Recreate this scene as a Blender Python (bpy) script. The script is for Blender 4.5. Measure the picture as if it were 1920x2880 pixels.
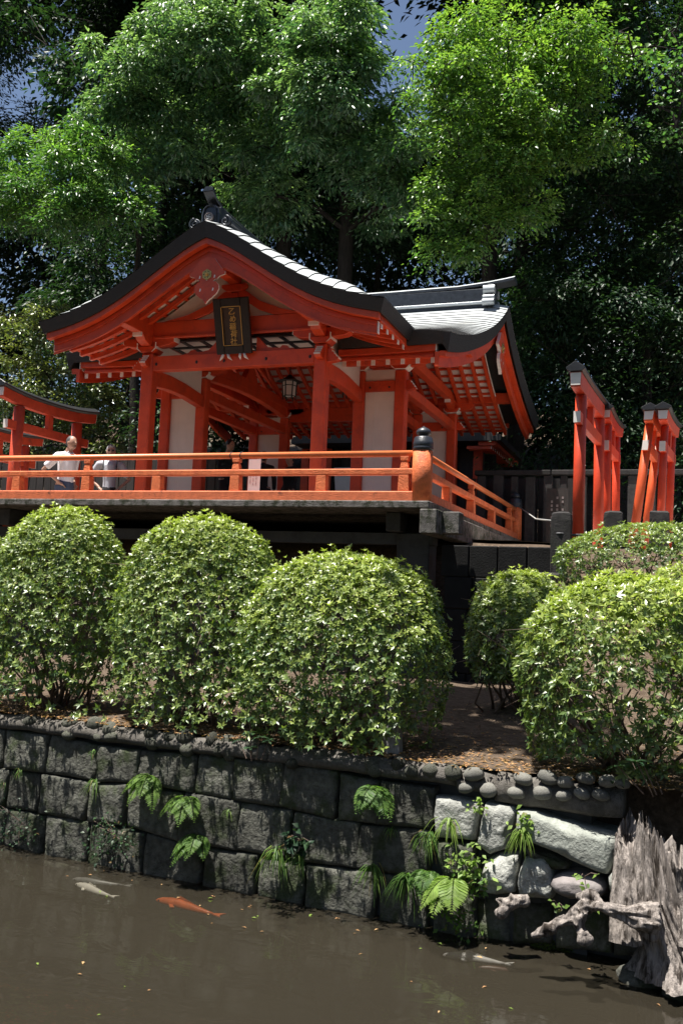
import bpy, bmesh, math, random
import numpy as np
from mathutils import Vector, Matrix, Quaternion

for o in list(bpy.data.objects):
    bpy.data.objects.remove(o)
scene = bpy.context.scene
COL = scene.collection
random.seed(7)
RNG = np.random.default_rng(11)

# ------------------------------------------------------------------ camera
FOC = 2650.0; EYE = 2.3                       # focal length for a 2880 high frame, eye height over the pond
_v = Vector((946.0, -271.0, -FOC)).normalized()
_h = Vector((1.0, -0.041, 0.0))
_Z = _h.cross(_v).normalized()
if _Z.y < 0: _Z = -_Z
_X = _v.cross(_Z)
AX = np.array([_X[:], _v[:], _Z[:]])          # world axes seen from the camera
cam_d = bpy.data.cameras.new('camera'); cam = bpy.data.objects.new('camera', cam_d); COL.objects.link(cam)
cam_d.sensor_fit = 'VERTICAL'; cam_d.sensor_height = 36.0; cam_d.lens = 36.0 * FOC / 2880.0
cam_d.clip_start = 0.05; cam_d.clip_end = 2000.0
M3 = Matrix([AX[0].tolist(), AX[1].tolist(), AX[2].tolist()])
cam.matrix_world = Matrix.Translation((0, 0, EYE)) @ M3.to_4x4()
scene.camera = cam

def at(px, py, X=None, Y=None, Z=None):
    d = AX @ np.array([px - 960.0, -(py - 1440.0), -FOC])
    if X is not None: t = X / d[0]
    elif Y is not None: t = Y / d[1]
    else: t = (Z - EYE) / d[2]
    return Vector((d[0] * t, d[1] * t, EYE + d[2] * t))

# ------------------------------------------------------------------ light
SUN_EL = math.radians(76.0); SUN_AZ = math.atan2(-0.80, -0.60)        # very high, from the left and a little in front
sdir = Vector((math.sin(SUN_AZ) * math.cos(SUN_EL), math.cos(SUN_AZ) * math.cos(SUN_EL), math.sin(SUN_EL)))
sl = bpy.data.lights.new('sun', 'SUN'); sl.energy = 5.0; sl.angle = math.radians(0.53); sl.color = (1.0, 0.955, 0.88)
sun = bpy.data.objects.new('sun', sl); COL.objects.link(sun)
sun.rotation_mode = 'QUATERNION'; sun.rotation_quaternion = sdir.to_track_quat('Z', 'Y'); sun.location = (-10, -5, 30)
world = bpy.data.worlds.new('World'); scene.world = world; world.use_nodes = True
wn = world.node_tree; wn.nodes.clear()
wo = wn.nodes.new('ShaderNodeOutputWorld'); wb = wn.nodes.new('ShaderNodeBackground'); ws = wn.nodes.new('ShaderNodeTexSky')
ws.sky_type = 'NISHITA'; ws.sun_disc = False; ws.sun_elevation = SUN_EL; ws.sun_rotation = SUN_AZ
ws.air_density = 0.9; ws.dust_density = 1.4; ws.ozone_density = 1.0
wb.inputs['Strength'].default_value = 0.052
wn.links.new(ws.outputs[0], wb.inputs[0]); wn.links.new(wb.outputs[0], wo.inputs[0])
vs = scene.view_settings
vs.view_transform = 'Standard'; vs.look = 'None'; vs.exposure = 1.28; vs.gamma = 1.0; vs.use_curve_mapping = False
scene.cycles.max_bounces = 7; scene.cycles.diffuse_bounces = 4; scene.cycles.glossy_bounces = 3
scene.cycles.transparent_max_bounces = 12; scene.cycles.transmission_bounces = 3
scene.cycles.caustics_reflective = False; scene.cycles.caustics_refractive = False
scene.cycles.use_denoising = True
scene.cycles.sample_clamp_indirect = 6.0

# ------------------------------------------------------------------ materials
def mat(name, col, rough=0.55, var=0.0, scale=6.0, bump=0.0, bscale=40.0, metal=0.0, spec=0.5,
        stain=None, sscale=3.0, samt=0.5, sthr=0.55, stretch=None, coat=0.0, rvar=0.0, perobj=0.0):
    m = bpy.data.materials.new(name); m.use_nodes = True
    nt = m.node_tree; N = nt.nodes; L = nt.links
    b = N['Principled BSDF']
    b.inputs['Roughness'].default_value = rough; b.inputs['Metallic'].default_value = metal
    b.inputs['Specular IOR Level'].default_value = spec
    b.inputs['Coat Weight'].default_value = coat; b.inputs['Coat Roughness'].default_value = 0.15
    b.inputs['Base Color'].default_value = (*col, 1)
    tc = N.new('ShaderNodeTexCoord'); mp = N.new('ShaderNodeMapping')
    L.new(tc.outputs['Object'], mp.inputs['Vector'])
    if stretch: mp.inputs['Scale'].default_value = stretch
    src = mp.outputs['Vector']
    if perobj:
        oi = N.new('ShaderNodeObjectInfo'); va = N.new('ShaderNodeVectorMath'); va.operation = 'ADD'
        sc = N.new('ShaderNodeVectorMath'); sc.operation = 'SCALE'; sc.inputs['Scale'].default_value = 37.0
        cb = N.new('ShaderNodeCombineXYZ')
        for k in range(3): L.new(oi.outputs['Random'], cb.inputs[k])
        L.new(cb.outputs[0], sc.inputs[0]); L.new(src, va.inputs[0]); L.new(sc.outputs[0], va.inputs[1]); src = va.outputs[0]
    cur = None
    if var:
        n = N.new('ShaderNodeTexNoise'); n.inputs['Scale'].default_value = scale; n.inputs['Detail'].default_value = 5; n.inputs['Roughness'].default_value = 0.65
        L.new(src, n.inputs['Vector'])
        r = N.new('ShaderNodeValToRGB'); r.color_ramp.elements[0].position = 0.3; r.color_ramp.elements[1].position = 0.7
        r.color_ramp.elements[0].color = (*[c * (1 - var) for c in col], 1); r.color_ramp.elements[1].color = (*[min(1, c * (1 + var)) for c in col], 1)
        L.new(n.outputs['Fac'], r.inputs['Fac']); cur = r.outputs['Color']
    if stain:
        n2 = N.new('ShaderNodeTexNoise'); n2.inputs['Scale'].default_value = sscale; n2.inputs['Detail'].default_value = 8; n2.inputs['Roughness'].default_value = 0.7
        L.new(src, n2.inputs['Vector'])
        r2 = N.new('ShaderNodeValToRGB'); r2.color_ramp.elements[0].position = sthr; r2.color_ramp.elements[1].position = sthr + 0.12
        r2.color_ramp.elements[0].color = (0, 0, 0, 1); r2.color_ramp.elements[1].color = (samt, samt, samt, 1)
        L.new(n2.outputs['Fac'], r2.inputs['Fac'])
        mx = N.new('ShaderNodeMix'); mx.data_type = 'RGBA'
        L.new(r2.outputs['Color'], mx.inputs[0])
        if cur: L.new(cur, mx.inputs[6])
        else: mx.inputs[6].default_value = (*col, 1)
        mx.inputs[7].default_value = (*stain, 1); cur = mx.outputs[2]
    if perobj and cur:
        hs = N.new('ShaderNodeHueSaturation'); mr = N.new('ShaderNodeMapRange')
        mr.inputs[3].default_value = 1 - perobj; mr.inputs[4].default_value = 1 + perobj
        L.new(oi.outputs['Random'], mr.inputs[0]); L.new(mr.outputs[0], hs.inputs['Value']); L.new(cur, hs.inputs['Color']); cur = hs.outputs[0]
    if cur: L.new(cur, b.inputs['Base Color'])
    if rvar:
        n4 = N.new('ShaderNodeTexNoise'); n4.inputs['Scale'].default_value = scale * 2.3; L.new(src, n4.inputs['Vector'])
        m4 = N.new('ShaderNodeMapRange'); m4.inputs[3].default_value = rough - rvar; m4.inputs[4].default_value = rough + rvar
        L.new(n4.outputs['Fac'], m4.inputs[0]); L.new(m4.outputs[0], b.inputs['Roughness'])
    if bump:
        n3 = N.new('ShaderNodeTexNoise'); n3.inputs['Scale'].default_value = bscale; n3.inputs['Detail'].default_value = 6; n3.inputs['Roughness'].default_value = 0.6
        L.new(src, n3.inputs['Vector'])
        bp = N.new('ShaderNodeBump'); bp.inputs['Strength'].default_value = 1.0; bp.inputs['Distance'].default_value = bump
        L.new(n3.outputs['Fac'], bp.inputs['Height']); L.new(bp.outputs['Normal'], b.inputs['Normal'])
    return m

def leaf_mat(name, col, col2, trans=0.35, rough=0.38, spec=0.5, tmul=(1.5, 1.7, 0.7)):
    """two-tone leaf: 'tint' attribute (x = shade variation, y = young/yellow share, on crowns also painted top light)"""
    m = bpy.data.materials.new(name); m.use_nodes = True
    nt = m.node_tree; N = nt.nodes; L = nt.links
    b = N['Principled BSDF']; out = N['Material Output']
    b.inputs['Roughness'].default_value = rough; b.inputs['Specular IOR Level'].default_value = spec
    at_ = N.new('ShaderNodeAttribute'); at_.attribute_name = 'tint'
    sp = N.new('ShaderNodeSeparateColor'); L.new(at_.outputs['Color'], sp.inputs[0])
    mx = N.new('ShaderNodeMix'); mx.data_type = 'RGBA'; mx.inputs[6].default_value = (*col, 1); mx.inputs[7].default_value = (*col2, 1)
    L.new(sp.outputs[1], mx.inputs[0])
    mx3 = N.new('ShaderNodeMix'); mx3.data_type = 'RGBA'; mx3.inputs[7].default_value = (0.16, 0.085, 0.035, 1)
    L.new(sp.outputs[2], mx3.inputs[0]); L.new(mx.outputs[2], mx3.inputs[6])
    hs = N.new('ShaderNodeHueSaturation'); L.new(mx3.outputs[2], hs.inputs['Color']); L.new(sp.outputs[0], hs.inputs['Value'])
    L.new(hs.outputs[0], b.inputs['Base Color'])
    tr = N.new('ShaderNodeBsdfTranslucent')
    mm = N.new('ShaderNodeMix'); mm.data_type = 'RGBA'; mm.blend_type = 'MULTIPLY'; mm.inputs[0].default_value = 1.0
    L.new(hs.outputs[0], mm.inputs[6]); mm.inputs[7].default_value = (*tmul, 1); L.new(mm.outputs[2], tr.inputs[0])
    ms = N.new('ShaderNodeMixShader'); ms.inputs[0].default_value = trans
    L.new(b.outputs[0], ms.inputs[1]); L.new(tr.outputs[0], ms.inputs[2]); L.new(ms.outputs[0], out.inputs[0])
    return m

M = {}
M['red'] = mat('vermilion_paint', (0.60, 0.066, 0.018), 0.46, 0.16, 3.0, 0.0025, 60, spec=0.45, stain=(0.38, 0.040, 0.018), sscale=2.6, samt=0.6, sthr=0.52)
M['rail'] = mat('weathered_orange_paint', (0.68, 0.165, 0.055), 0.62, 0.22, 9.0, 0.011, 55, spec=0.35, stain=(0.40, 0.05, 0.02), sscale=6, samt=0.55, sthr=0.53)
M['railbase'] = mat('orange_paint_with_black_mildew', (0.64, 0.16, 0.065), 0.65, 0.22, 10.0, 0.010, 60, spec=0.3, stain=(0.045, 0.025, 0.018), sscale=7, samt=0.85, sthr=0.585)
M['railtop'] = mat('smooth_orange_paint', (0.72, 0.20, 0.065), 0.40, 0.10, 7.0, 0.002, 60, spec=0.45)
M['torii'] = mat('torii_red_paint', (0.60, 0.06, 0.022), 0.45, 0.16, 5.0, 0.003, 70, spec=0.4, stain=(0.35, 0.13, 0.09), sscale=14, samt=0.5, sthr=0.62)
M['torii_old'] = mat('old_torii_paint', (0.48, 0.06, 0.025), 0.55, 0.2, 6.0, 0.004, 70, spec=0.35, stain=(0.10, 0.05, 0.035), sscale=8, samt=0.65, sthr=0.58)
M['torii_orange'] = mat('faded_torii_paint', (0.62, 0.10, 0.03), 0.45, 0.16, 5.0, 0.003, 70, spec=0.4)
M['black'] = mat('black_lacquer', (0.016, 0.017, 0.02), 0.42, 0.25, 8.0, 0.002, 50, spec=0.5)
M['cap'] = mat('black_cap_paint', (0.022, 0.025, 0.032), 0.38, 0.2, 9.0, 0.003, 45, spec=0.5)
M['white'] = mat('white_plaster', (0.74, 0.68, 0.63), 0.7, 0.06, 2.5, 0.001, 40, spec=0.2)
M['whitepaint'] = mat('white_end_paint', (0.80, 0.76, 0.71), 0.6, 0.04, 9.0)
M['roof'] = mat('weathered_copper_shingle', (0.45, 0.475, 0.485), 0.42, 0.16, 4.0, 0.0015, 25, metal=0.15, spec=0.55, stain=(0.42, 0.40, 0.36), sscale=2.2, samt=0.5, sthr=0.55, perobj=0.06)
M['roofpale'] = mat('verdigris_copper', (0.50, 0.60, 0.60), 0.45, 0.14, 5.0, spec=0.5)
M['roofedge'] = mat('dark_layered_roof_edge', (0.030, 0.028, 0.027), 0.55, 0.35, 12.0, 0.004, 30, stretch=(1, 1, 9), spec=0.35)
M['bronze'] = mat('dark_bronze', (0.045, 0.050, 0.058), 0.36, 0.3, 12.0, 0.002, 40, metal=0.55, spec=0.5)
M['bronzegrey'] = mat('bronze_crest', (0.20, 0.17, 0.165), 0.5, 0.2, 20.0)
M['ridgecap'] = mat('bright_copper_ridge_cap', (0.36, 0.385, 0.40), 0.38, 0.15, 5.0, metal=0.3)
M['gold'] = mat('aged_gilt', (0.45, 0.33, 0.11), 0.42, 0.3, 30.0, metal=0.55)
M['goldtext'] = mat('gold_lettering', (0.62, 0.36, 0.10), 0.45, 0.15, 30.0, metal=0.35)
M['plaque'] = mat('dark_carved_wood', (0.020, 0.013, 0.010), 0.5, 0.4, 10.0, 0.002, 30, stretch=(6, 6, 1))
M['plaquein'] = mat('brown_plaque_panel', (0.050, 0.027, 0.016), 0.5, 0.45, 8.0, 0.002, 30, stretch=(5, 5, 1))
M['concrete'] = mat('mossy_concrete', (0.145, 0.135, 0.125), 0.85, 0.45, 16.0, 0.012, 60, spec=0.2, stain=(0.025, 0.03, 0.014), sscale=9, samt=0.9, sthr=0.47)
M['shadestone'] = mat('shade_black_stone', (0.010, 0.010, 0.010), 0.85, 0.4, 5.0, 0.006, 50, spec=0.2)  # near-black so the colour itself gives the shade beside the platform
M['pier'] = mat('damp_concrete', (0.060, 0.064, 0.068), 0.8, 0.4, 5.0, 0.006, 50, spec=0.25, stain=(0.03, 0.03, 0.028), sscale=2.5, samt=0.8, sthr=0.5)
M['floor'] = mat('grey_timber_deck', (0.36, 0.31, 0.26), 0.75, 0.25, 5.0, 0.003, 30)
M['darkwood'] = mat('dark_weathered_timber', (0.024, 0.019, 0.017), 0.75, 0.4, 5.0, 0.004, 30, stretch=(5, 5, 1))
M['fencestone'] = mat('dark_grey_fence_stone', (0.042, 0.039, 0.039), 0.85, 0.35, 12.0, 0.006, 50, spec=0.2, stain=(0.04, 0.04, 0.035), sscale=6, samt=0.8, sthr=0.5, perobj=0.25)
M['iron'] = mat('iron', (0.05, 0.05, 0.055), 0.5, metal=0.6)
M['rope'] = mat('grey_rope', (0.30, 0.30, 0.29), 0.85, 0.2, 60)
M['paper'] = mat('pinkish_paper', (0.70, 0.55, 0.55), 0.7)
M['print'] = mat('faint_print', (0.50, 0.30, 0.34), 0.7)
M['lanternpane'] = mat('frosted_lantern_pane', (0.62, 0.58, 0.54), 0.5)
M['lanternmetal'] = mat('green_black_lantern_metal', (0.025, 0.033, 0.030), 0.5, 0.3, 20, metal=0.4)
M['stone'] = mat('mossy_wall_stone', (0.078, 0.078, 0.066), 0.85, 0.60, 11.0, 0.024, 28, spec=0.25, stain=(0.030, 0.042, 0.015), sscale=4.0, samt=0.85, sthr=0.50, perobj=0.35)
M['palestone'] = mat('pale_granite', (0.31, 0.315, 0.29), 0.85, 0.34, 26.0, 0.018, 38, spec=0.25, stain=(0.19, 0.185, 0.165), sscale=8.0, samt=0.55, sthr=0.55, perobj=0.12)
M['slab'] = mat('grey_green_slab', (0.26, 0.275, 0.245), 0.85, 0.26, 16.0, 0.014, 34, spec=0.25, stain=(0.13, 0.13, 0.12), sscale=5.0, samt=0.6, sthr=0.52)
M['oval'] = mat('smooth_purple_grey_boulder', (0.20, 0.178, 0.175), 0.7, 0.2, 14.0, 0.006, 40, spec=0.3)
M['cobble'] = mat('river_cobble', (0.19, 0.186, 0.168), 0.72, 0.32, 12.0, 0.006, 40, spec=0.3, stain=(0.13, 0.12, 0.085), sscale=7, samt=0.6, sthr=0.5, perobj=0.3)
M['cobbledark'] = mat('dark_mossy_cobble', (0.095, 0.094, 0.080), 0.8, 0.4, 12.0, 0.008, 40, spec=0.2, stain=(0.03, 0.038, 0.016), sscale=7, samt=0.8, sthr=0.48, perobj=0.4)
M['mortar'] = mat('rough_mortar', (0.13, 0.12, 0.108), 0.95, 0.3, 30.0, 0.012, 110, spec=0.1, stain=(0.07, 0.065, 0.055), sscale=5, samt=0.7, sthr=0.52)
M['earth'] = mat('leaf_strewn_earth', (0.110, 0.082, 0.060), 0.95, 0.40, 22.0, 0.025, 45, spec=0.1, stain=(0.052, 0.036, 0.025), sscale=10, samt=0.7, sthr=0.5)
M['wood'] = mat('bleached_driftwood', (0.25, 0.22, 0.20), 0.88, 0.65, 5.0, 0.03, 7, spec=0.15, stretch=(5, 5, 0.4), stain=(0.030, 0.023, 0.018), sscale=4, samt=0.95, sthr=0.50)
M['bark'] = mat('bark', (0.028, 0.023, 0.020), 0.9, 0.45, 6.0, 0.03, 12, spec=0.15, stretch=(3, 3, 0.6))
M['twig'] = mat('shrub_twig', (0.115, 0.078, 0.060), 0.8, 0.35, 10)
M['post'] = mat('grey_marker_post', (0.25, 0.24, 0.245), 0.85, 0.3, 9, 0.006, 40, stretch=(4, 4, 1))
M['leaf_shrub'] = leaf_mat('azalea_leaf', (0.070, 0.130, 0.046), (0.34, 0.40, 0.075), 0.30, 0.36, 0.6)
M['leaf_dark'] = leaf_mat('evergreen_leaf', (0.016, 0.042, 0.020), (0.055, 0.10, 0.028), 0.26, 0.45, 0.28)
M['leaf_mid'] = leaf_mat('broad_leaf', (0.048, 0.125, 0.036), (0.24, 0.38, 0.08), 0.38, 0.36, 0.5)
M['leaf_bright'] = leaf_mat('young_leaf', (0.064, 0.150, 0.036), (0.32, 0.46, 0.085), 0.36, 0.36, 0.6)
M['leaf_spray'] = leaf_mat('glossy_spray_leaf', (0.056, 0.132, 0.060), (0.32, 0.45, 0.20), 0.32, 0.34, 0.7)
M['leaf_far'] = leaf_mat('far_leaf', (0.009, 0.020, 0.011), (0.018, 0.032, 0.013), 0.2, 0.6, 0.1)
M['leaf_cam'] = leaf_mat('pale_camellia_leaf', (0.070, 0.105, 0.035), (0.25, 0.26, 0.07), 0.30, 0.30, 0.7)
M['fern'] = leaf_mat('fern_leaf', (0.060, 0.135, 0.028), (0.22, 0.32, 0.07), 0.45, 0.5, 0.3)
M['litter'] = leaf_mat('dry_leaf', (0.26, 0.13, 0.06), (0.42, 0.27, 0.13), 0.15, 0.7, 0.2)
M['skin'] = mat('skin', (0.42, 0.24, 0.17), 0.5, 0.06, 8)
M['shirtwhite'] = mat('white_cotton', (0.76, 0.74, 0.78), 0.8, 0.05, 6, 0.006, 14)
M['shirtgrey'] = mat('blue_grey_cotton', (0.42, 0.43, 0.48), 0.8, 0.08, 6, 0.006, 14)
M['denim'] = mat('blue_denim', (0.055, 0.075, 0.13), 0.85, 0.2, 12)
M['blackcloth'] = mat('black_cloth', (0.014, 0.013, 0.015), 0.85, 0.2, 8, 0.005, 14)
M['blackhair'] = mat('black_hair', (0.012, 0.010, 0.010), 0.45, 0.3, 40)
M['greyhair'] = mat('grey_hair', (0.30, 0.30, 0.31), 0.5, 0.35, 40, 0.006, 60)
M['darkgreyhair'] = mat('cropped_dark_hair', (0.07, 0.065, 0.065), 0.6, 0.3, 50)
M['tile'] = mat('pale_roof_tile', (0.38, 0.39, 0.41), 0.6, 0.1, 6)
M['housewall'] = mat('house_wall', (0.42, 0.40, 0.37), 0.8, 0.08, 3)
M['koi_orange'] = mat('orange_koi_skin', (0.55, 0.12, 0.03), 0.35, 0.25, 18, stain=(0.75, 0.45, 0.30), sscale=12, samt=0.4, sthr=0.60)
M['koi_white'] = mat('white_koi_skin', (0.72, 0.69, 0.62), 0.35, 0.12, 18)
M['koi_grey'] = mat('grey_koi_skin', (0.20, 0.20, 0.19), 0.4, 0.25, 18)
M['koi_patch'] = mat('white_and_orange_koi_skin', (0.62, 0.62, 0.62), 0.3, 0.15, 18, stain=(0.62, 0.20, 0.05), sscale=16, samt=0.9, sthr=0.57)
M['koi_dark'] = mat('dark_red_koi_skin', (0.10, 0.055, 0.040), 0.4, 0.25, 18)
M['moss'] = leaf_mat('moss_leaf', (0.05, 0.085, 0.015), (0.13, 0.16, 0.03), 0.3, 0.6, 0.2)

# ------------------------------------------------------------------ mesh helpers
class MB:
    def __init__(s): s.v = []; s.f = []; s.mi = []
    def add(s, vs, fs, mi=0):
        n = len(s.v); s.v += [tuple(v) for v in vs]; s.f += [tuple(i + n for i in f) for f in fs]; s.mi += [mi] * len(fs); return s
    def box(s, x0, x1, y0, y1, z0, z1, mi=0):
        return s.add([(x0, y0, z0), (x1, y0, z0), (x1, y1, z0), (x0, y1, z0), (x0, y0, z1), (x1, y0, z1), (x1, y1, z1), (x0, y1, z1)],
                     [(0, 3, 2, 1), (4, 5, 6, 7), (0, 1, 5, 4), (1, 2, 6, 5), (2, 3, 7, 6), (3, 0, 4, 7)], mi)
    def bar(s, a, b, w, h, up=(0, 0, 1), mi=0, w2=None, h2=None):
        a = Vector(a); b = Vector(b); d = (b - a).normalized(); u = Vector(up)
        r = d.cross(u).normalized(); u = r.cross(d).normalized(); w2 = w if w2 is None else w2; h2 = h if h2 is None else h2
        vs = []
        for p, ww, hh in ((a, w, h), (b, w2, h2)):
            for i, j in ((-1, -1), (1, -1), (1, 1), (-1, 1)): vs.append(p + r * (i * ww / 2) + u * (j * hh / 2))
        return s.add(vs, [(0, 3, 2, 1), (4, 5, 6, 7), (0, 1, 5, 4), (1, 2, 6, 5), (2, 3, 7, 6), (3, 0, 4, 7)], mi)
    def tube(s, pts, rad, n=8, cap=True, mi=0, flat=1.0):
        pts = [Vector(p) for p in pts]
        if not hasattr(rad, '__len__'): rad = [rad] * len(pts)
        vs = []; fs = []; prev = None
        for i, p in enumerate(pts):
            d = (pts[min(i + 1, len(pts) - 1)] - pts[max(i - 1, 0)]).normalized()
            ref = prev if prev is not None else (Vector((0, 0, 1)) if abs(d.z) < 0.9 else Vector((1, 0, 0)))
            r = d.cross(ref); r = r.normalized() if r.length > 1e-6 else Vector((1, 0, 0)); u = r.cross(d).normalized(); prev = u
            for k in range(n):
                a = 2 * math.pi * k / n; vs.append(p + (r * math.cos(a) + u * math.sin(a) * flat) * rad[i])
        for i in range(len(pts) - 1):
            for k in range(n): fs.append((i * n + k, i * n + (k + 1) % n, (i + 1) * n + (k + 1) % n, (i + 1) * n + k))
        if cap: fs.append(tuple(range(n - 1, -1, -1))); fs.append(tuple(range((len(pts) - 1) * n, len(pts) * n)))
        return s.add(vs, fs, mi)
    def lathe(s, prof, c=(0, 0, 0), n=16, mi=0):
        vs = []; fs = []
        for r, z in prof:
            for k in range(n):
                a = 2 * math.pi * k / n; vs.append((c[0] + r * math.cos(a), c[1] + r * math.sin(a), c[2] + z))
        for i in range(len(prof) - 1):
            for k in range(n): fs.append((i * n + k, i * n + (k + 1) % n, (i + 1) * n + (k + 1) % n, (i + 1) * n + k))
        fs.append(tuple(range(n - 1, -1, -1))); fs.append(tuple(range((len(prof) - 1) * n, len(prof) * n)))
        return s.add(vs, fs, mi)
    def sphere(s, c, r, n=12, m=8, mi=0):
        if not hasattr(r, '__len__'): r = (r, r, r)
        vs = [(c[0], c[1], c[2] - r[2])]; fs = []
        for i in range(1, m):
            t = -math.pi / 2 + math.pi * i / m
            for k in range(n):
                a = 2 * math.pi * k / n; vs.append((c[0] + r[0] * math.cos(t) * math.cos(a), c[1] + r[1] * math.cos(t) * math.sin(a), c[2] + r[2] * math.sin(t)))
        vs.append((c[0], c[1], c[2] + r[2])); top = len(vs) - 1
        for k in range(n): fs.append((0, 1 + (k + 1) % n, 1 + k)); fs.append((top, top - n + k, top - n + (k + 1) % n))
        for i in range(m - 2):
            for k in range(n): a = 1 + i * n; fs.append((a + k, a + (k + 1) % n, a + n + (k + 1) % n, a + n + k))
        return s.add(vs, fs, mi)
    def prism(s, poly, fn0, fn1, mi=0, smi=None):
        """extrude polygon: fn0/fn1 map (a,b) to the near and far 3D points"""
        n = len(poly); vs = [fn0(*p) for p in poly] + [fn1(*p) for p in poly]
        s.add(vs, [tuple(range(n)), tuple(range(2 * n - 1, n - 1, -1))], mi)
        k = len(s.v) - 2 * n
        for i in range(n): j = (i + 1) % n; s.f.append((k + i, k + n + i, k + n + j, k + j)); s.mi.append(mi if smi is None else smi)
        return s

def obj(name, mb, m, parent=None, smooth=False, bevel=0.0, recalc=True):
    me = bpy.data.meshes.new(name); me.from_pydata(mb.v, [], mb.f)
    ms = m if isinstance(m, (list, tuple)) else [m]
    for x in ms: me.materials.append(M[x] if isinstance(x, str) else x)
    if len(ms) > 1: me.polygons.foreach_set('material_index', mb.mi)
    if recalc:
        bm = bmesh.new(); bm.from_mesh(me); bmesh.ops.recalc_face_normals(bm, faces=bm.faces); bm.to_mesh(me); bm.free()
    if smooth: me.polygons.foreach_set('use_smooth', [True] * len(me.polygons))
    me.update()
    o = bpy.data.objects.new(name, me); COL.objects.link(o)
    if bevel:
        bv = o.modifiers.new('bevel', 'BEVEL'); bv.width = bevel; bv.segments = 1; bv.limit_method = 'ANGLE'; bv.angle_limit = math.radians(40)
    par(o, parent)
    return o
def world_loc(p):
    m = Vector((0, 0, 0))
    while p is not None: m += p.location; p = p.parent
    return m
def par(o, parent):
    if parent is not None:
        o.parent = parent; o.matrix_parent_inverse = Matrix.Translation(-world_loc_chain(parent))
def world_loc_chain(p):
    return Vector(p.get('_base', (0, 0, 0)))
def tag(o, label=None, cat=None, group=None, kind=None):
    if label: o['label'] = label
    if cat: o['category'] = cat
    if group: o['group'] = group
    if kind: o['kind'] = kind
    return o
def thing(name, label, cat, loc=(0, 0, 0), group=None):
    o = bpy.data.objects.new(name, None); COL.objects.link(o); o.location = loc; o['_base'] = tuple(loc); o.empty_display_size = 0.2
    return tag(o, label, cat, group)
def smoothstep(a, b, x):
    t = np.clip((np.asarray(x, float) - a) / (b - a), 0, 1); return t * t * (3 - 2 * t)

# value noise in numpy (for shapes)
_perm = np.random.default_rng(3).random((64, 64, 64))
def vnoise(p):
    p = np.asarray(p, float); i = np.floor(p).astype(int); f = p - i; f = f * f * (3 - 2 * f); r = 0
    for dx in (0, 1):
        for dy in (0, 1):
            for dz in (0, 1):
                w = (f[..., 0] if dx else 1 - f[..., 0]) * (f[..., 1] if dy else 1 - f[..., 1]) * (f[..., 2] if dz else 1 - f[..., 2])
                r = r + w * _perm[(i[..., 0] + dx) % 64, (i[..., 1] + dy) % 64, (i[..., 2] + dz) % 64]
    return r * 2 - 1
def fbm(p, o=4):
    r = 0; a = 1.0; p = np.asarray(p, float)
    for k in range(o): r = r + a * vnoise(p + 17.3 * k); p = p * 2.07; a *= 0.5
    return r

# ------------------------------------------------------------------ leaves (numpy)
LEAF4 = np.array([(0, 0, 0), (0.48, 0, 0.10), (0.45, 0.5, 0.20), (0.45, -0.5, 0.20), (1, 0, -0.10)])     # base, mid, left, right, tip
LEAF4F = np.array([(0, 1, 2), (0, 3, 1), (1, 4, 2), (1, 3, 4)])
LEAF2 = np.array([(0, 0, 0), (0.45, 0.5, 0.16), (1, 0, -0.08), (0.45, -0.5, 0.16)])
LEAF2F = np.array([(0, 2, 1), (0, 3, 2)])
def unit(a): return a / np.maximum(np.linalg.norm(a, axis=-1, keepdims=True), 1e-9)
def leaves(name, pos, dirs, nrm, length, width, tint, m, parent=None, hi=False, kind='stuff'):
    """one mesh of folded leaf blades. tint: (n,3)"""
    T = LEAF4 if hi else LEAF2; TF = LEAF4F if hi else LEAF2F
    n = len(pos); d = unit(dirs); s = unit(np.cross(nrm, d)); u = np.cross(d, s)
    length = np.broadcast_to(np.asarray(length, float), (n,)); width = np.broadcast_to(np.asarray(width, float), (n,))
    k = len(T)
    V = pos[:, None, :] + d[:, None, :] * (T[None, :, 0, None] * length[:, None, None]) + s[:, None, :] * (T[None, :, 1, None] * width[:, None, None]) + u[:, None, :] * (T[None, :, 2, None] * width[:, None, None])
    F = (TF[None] + (np.arange(n) * k)[:, None, None]).reshape(-1, 3)
    me = bpy.data.meshes.new(name)
    me.vertices.add(n * k); me.vertices.foreach_set('co', V.reshape(-1).astype(np.float32))
    nf = len(F); me.loops.add(nf * 3); me.loops.foreach_set('vertex_index', F.reshape(-1).astype(np.int32))
    me.polygons.add(nf); me.polygons.foreach_set('loop_start', np.arange(0, nf * 3, 3, dtype=np.int32))
    me.update(calc_edges=True)
    ca = me.attributes.new('tint', 'FLOAT_COLOR', 'POINT')
    c = np.ones((n, k, 4), np.float32); c[:, :, :3] = tint[:, None, :]
    ca.data.foreach_set('color', c.reshape(-1))
    me.materials.append(M[m])
    o = bpy.data.objects.new(name, me); COL.objects.link(o); par(o, parent)
    if kind: o['kind'] = kind
    return o
def rand_dirs(n, rng=RNG):
    return unit(rng.normal(size=(n, 3)))
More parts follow.
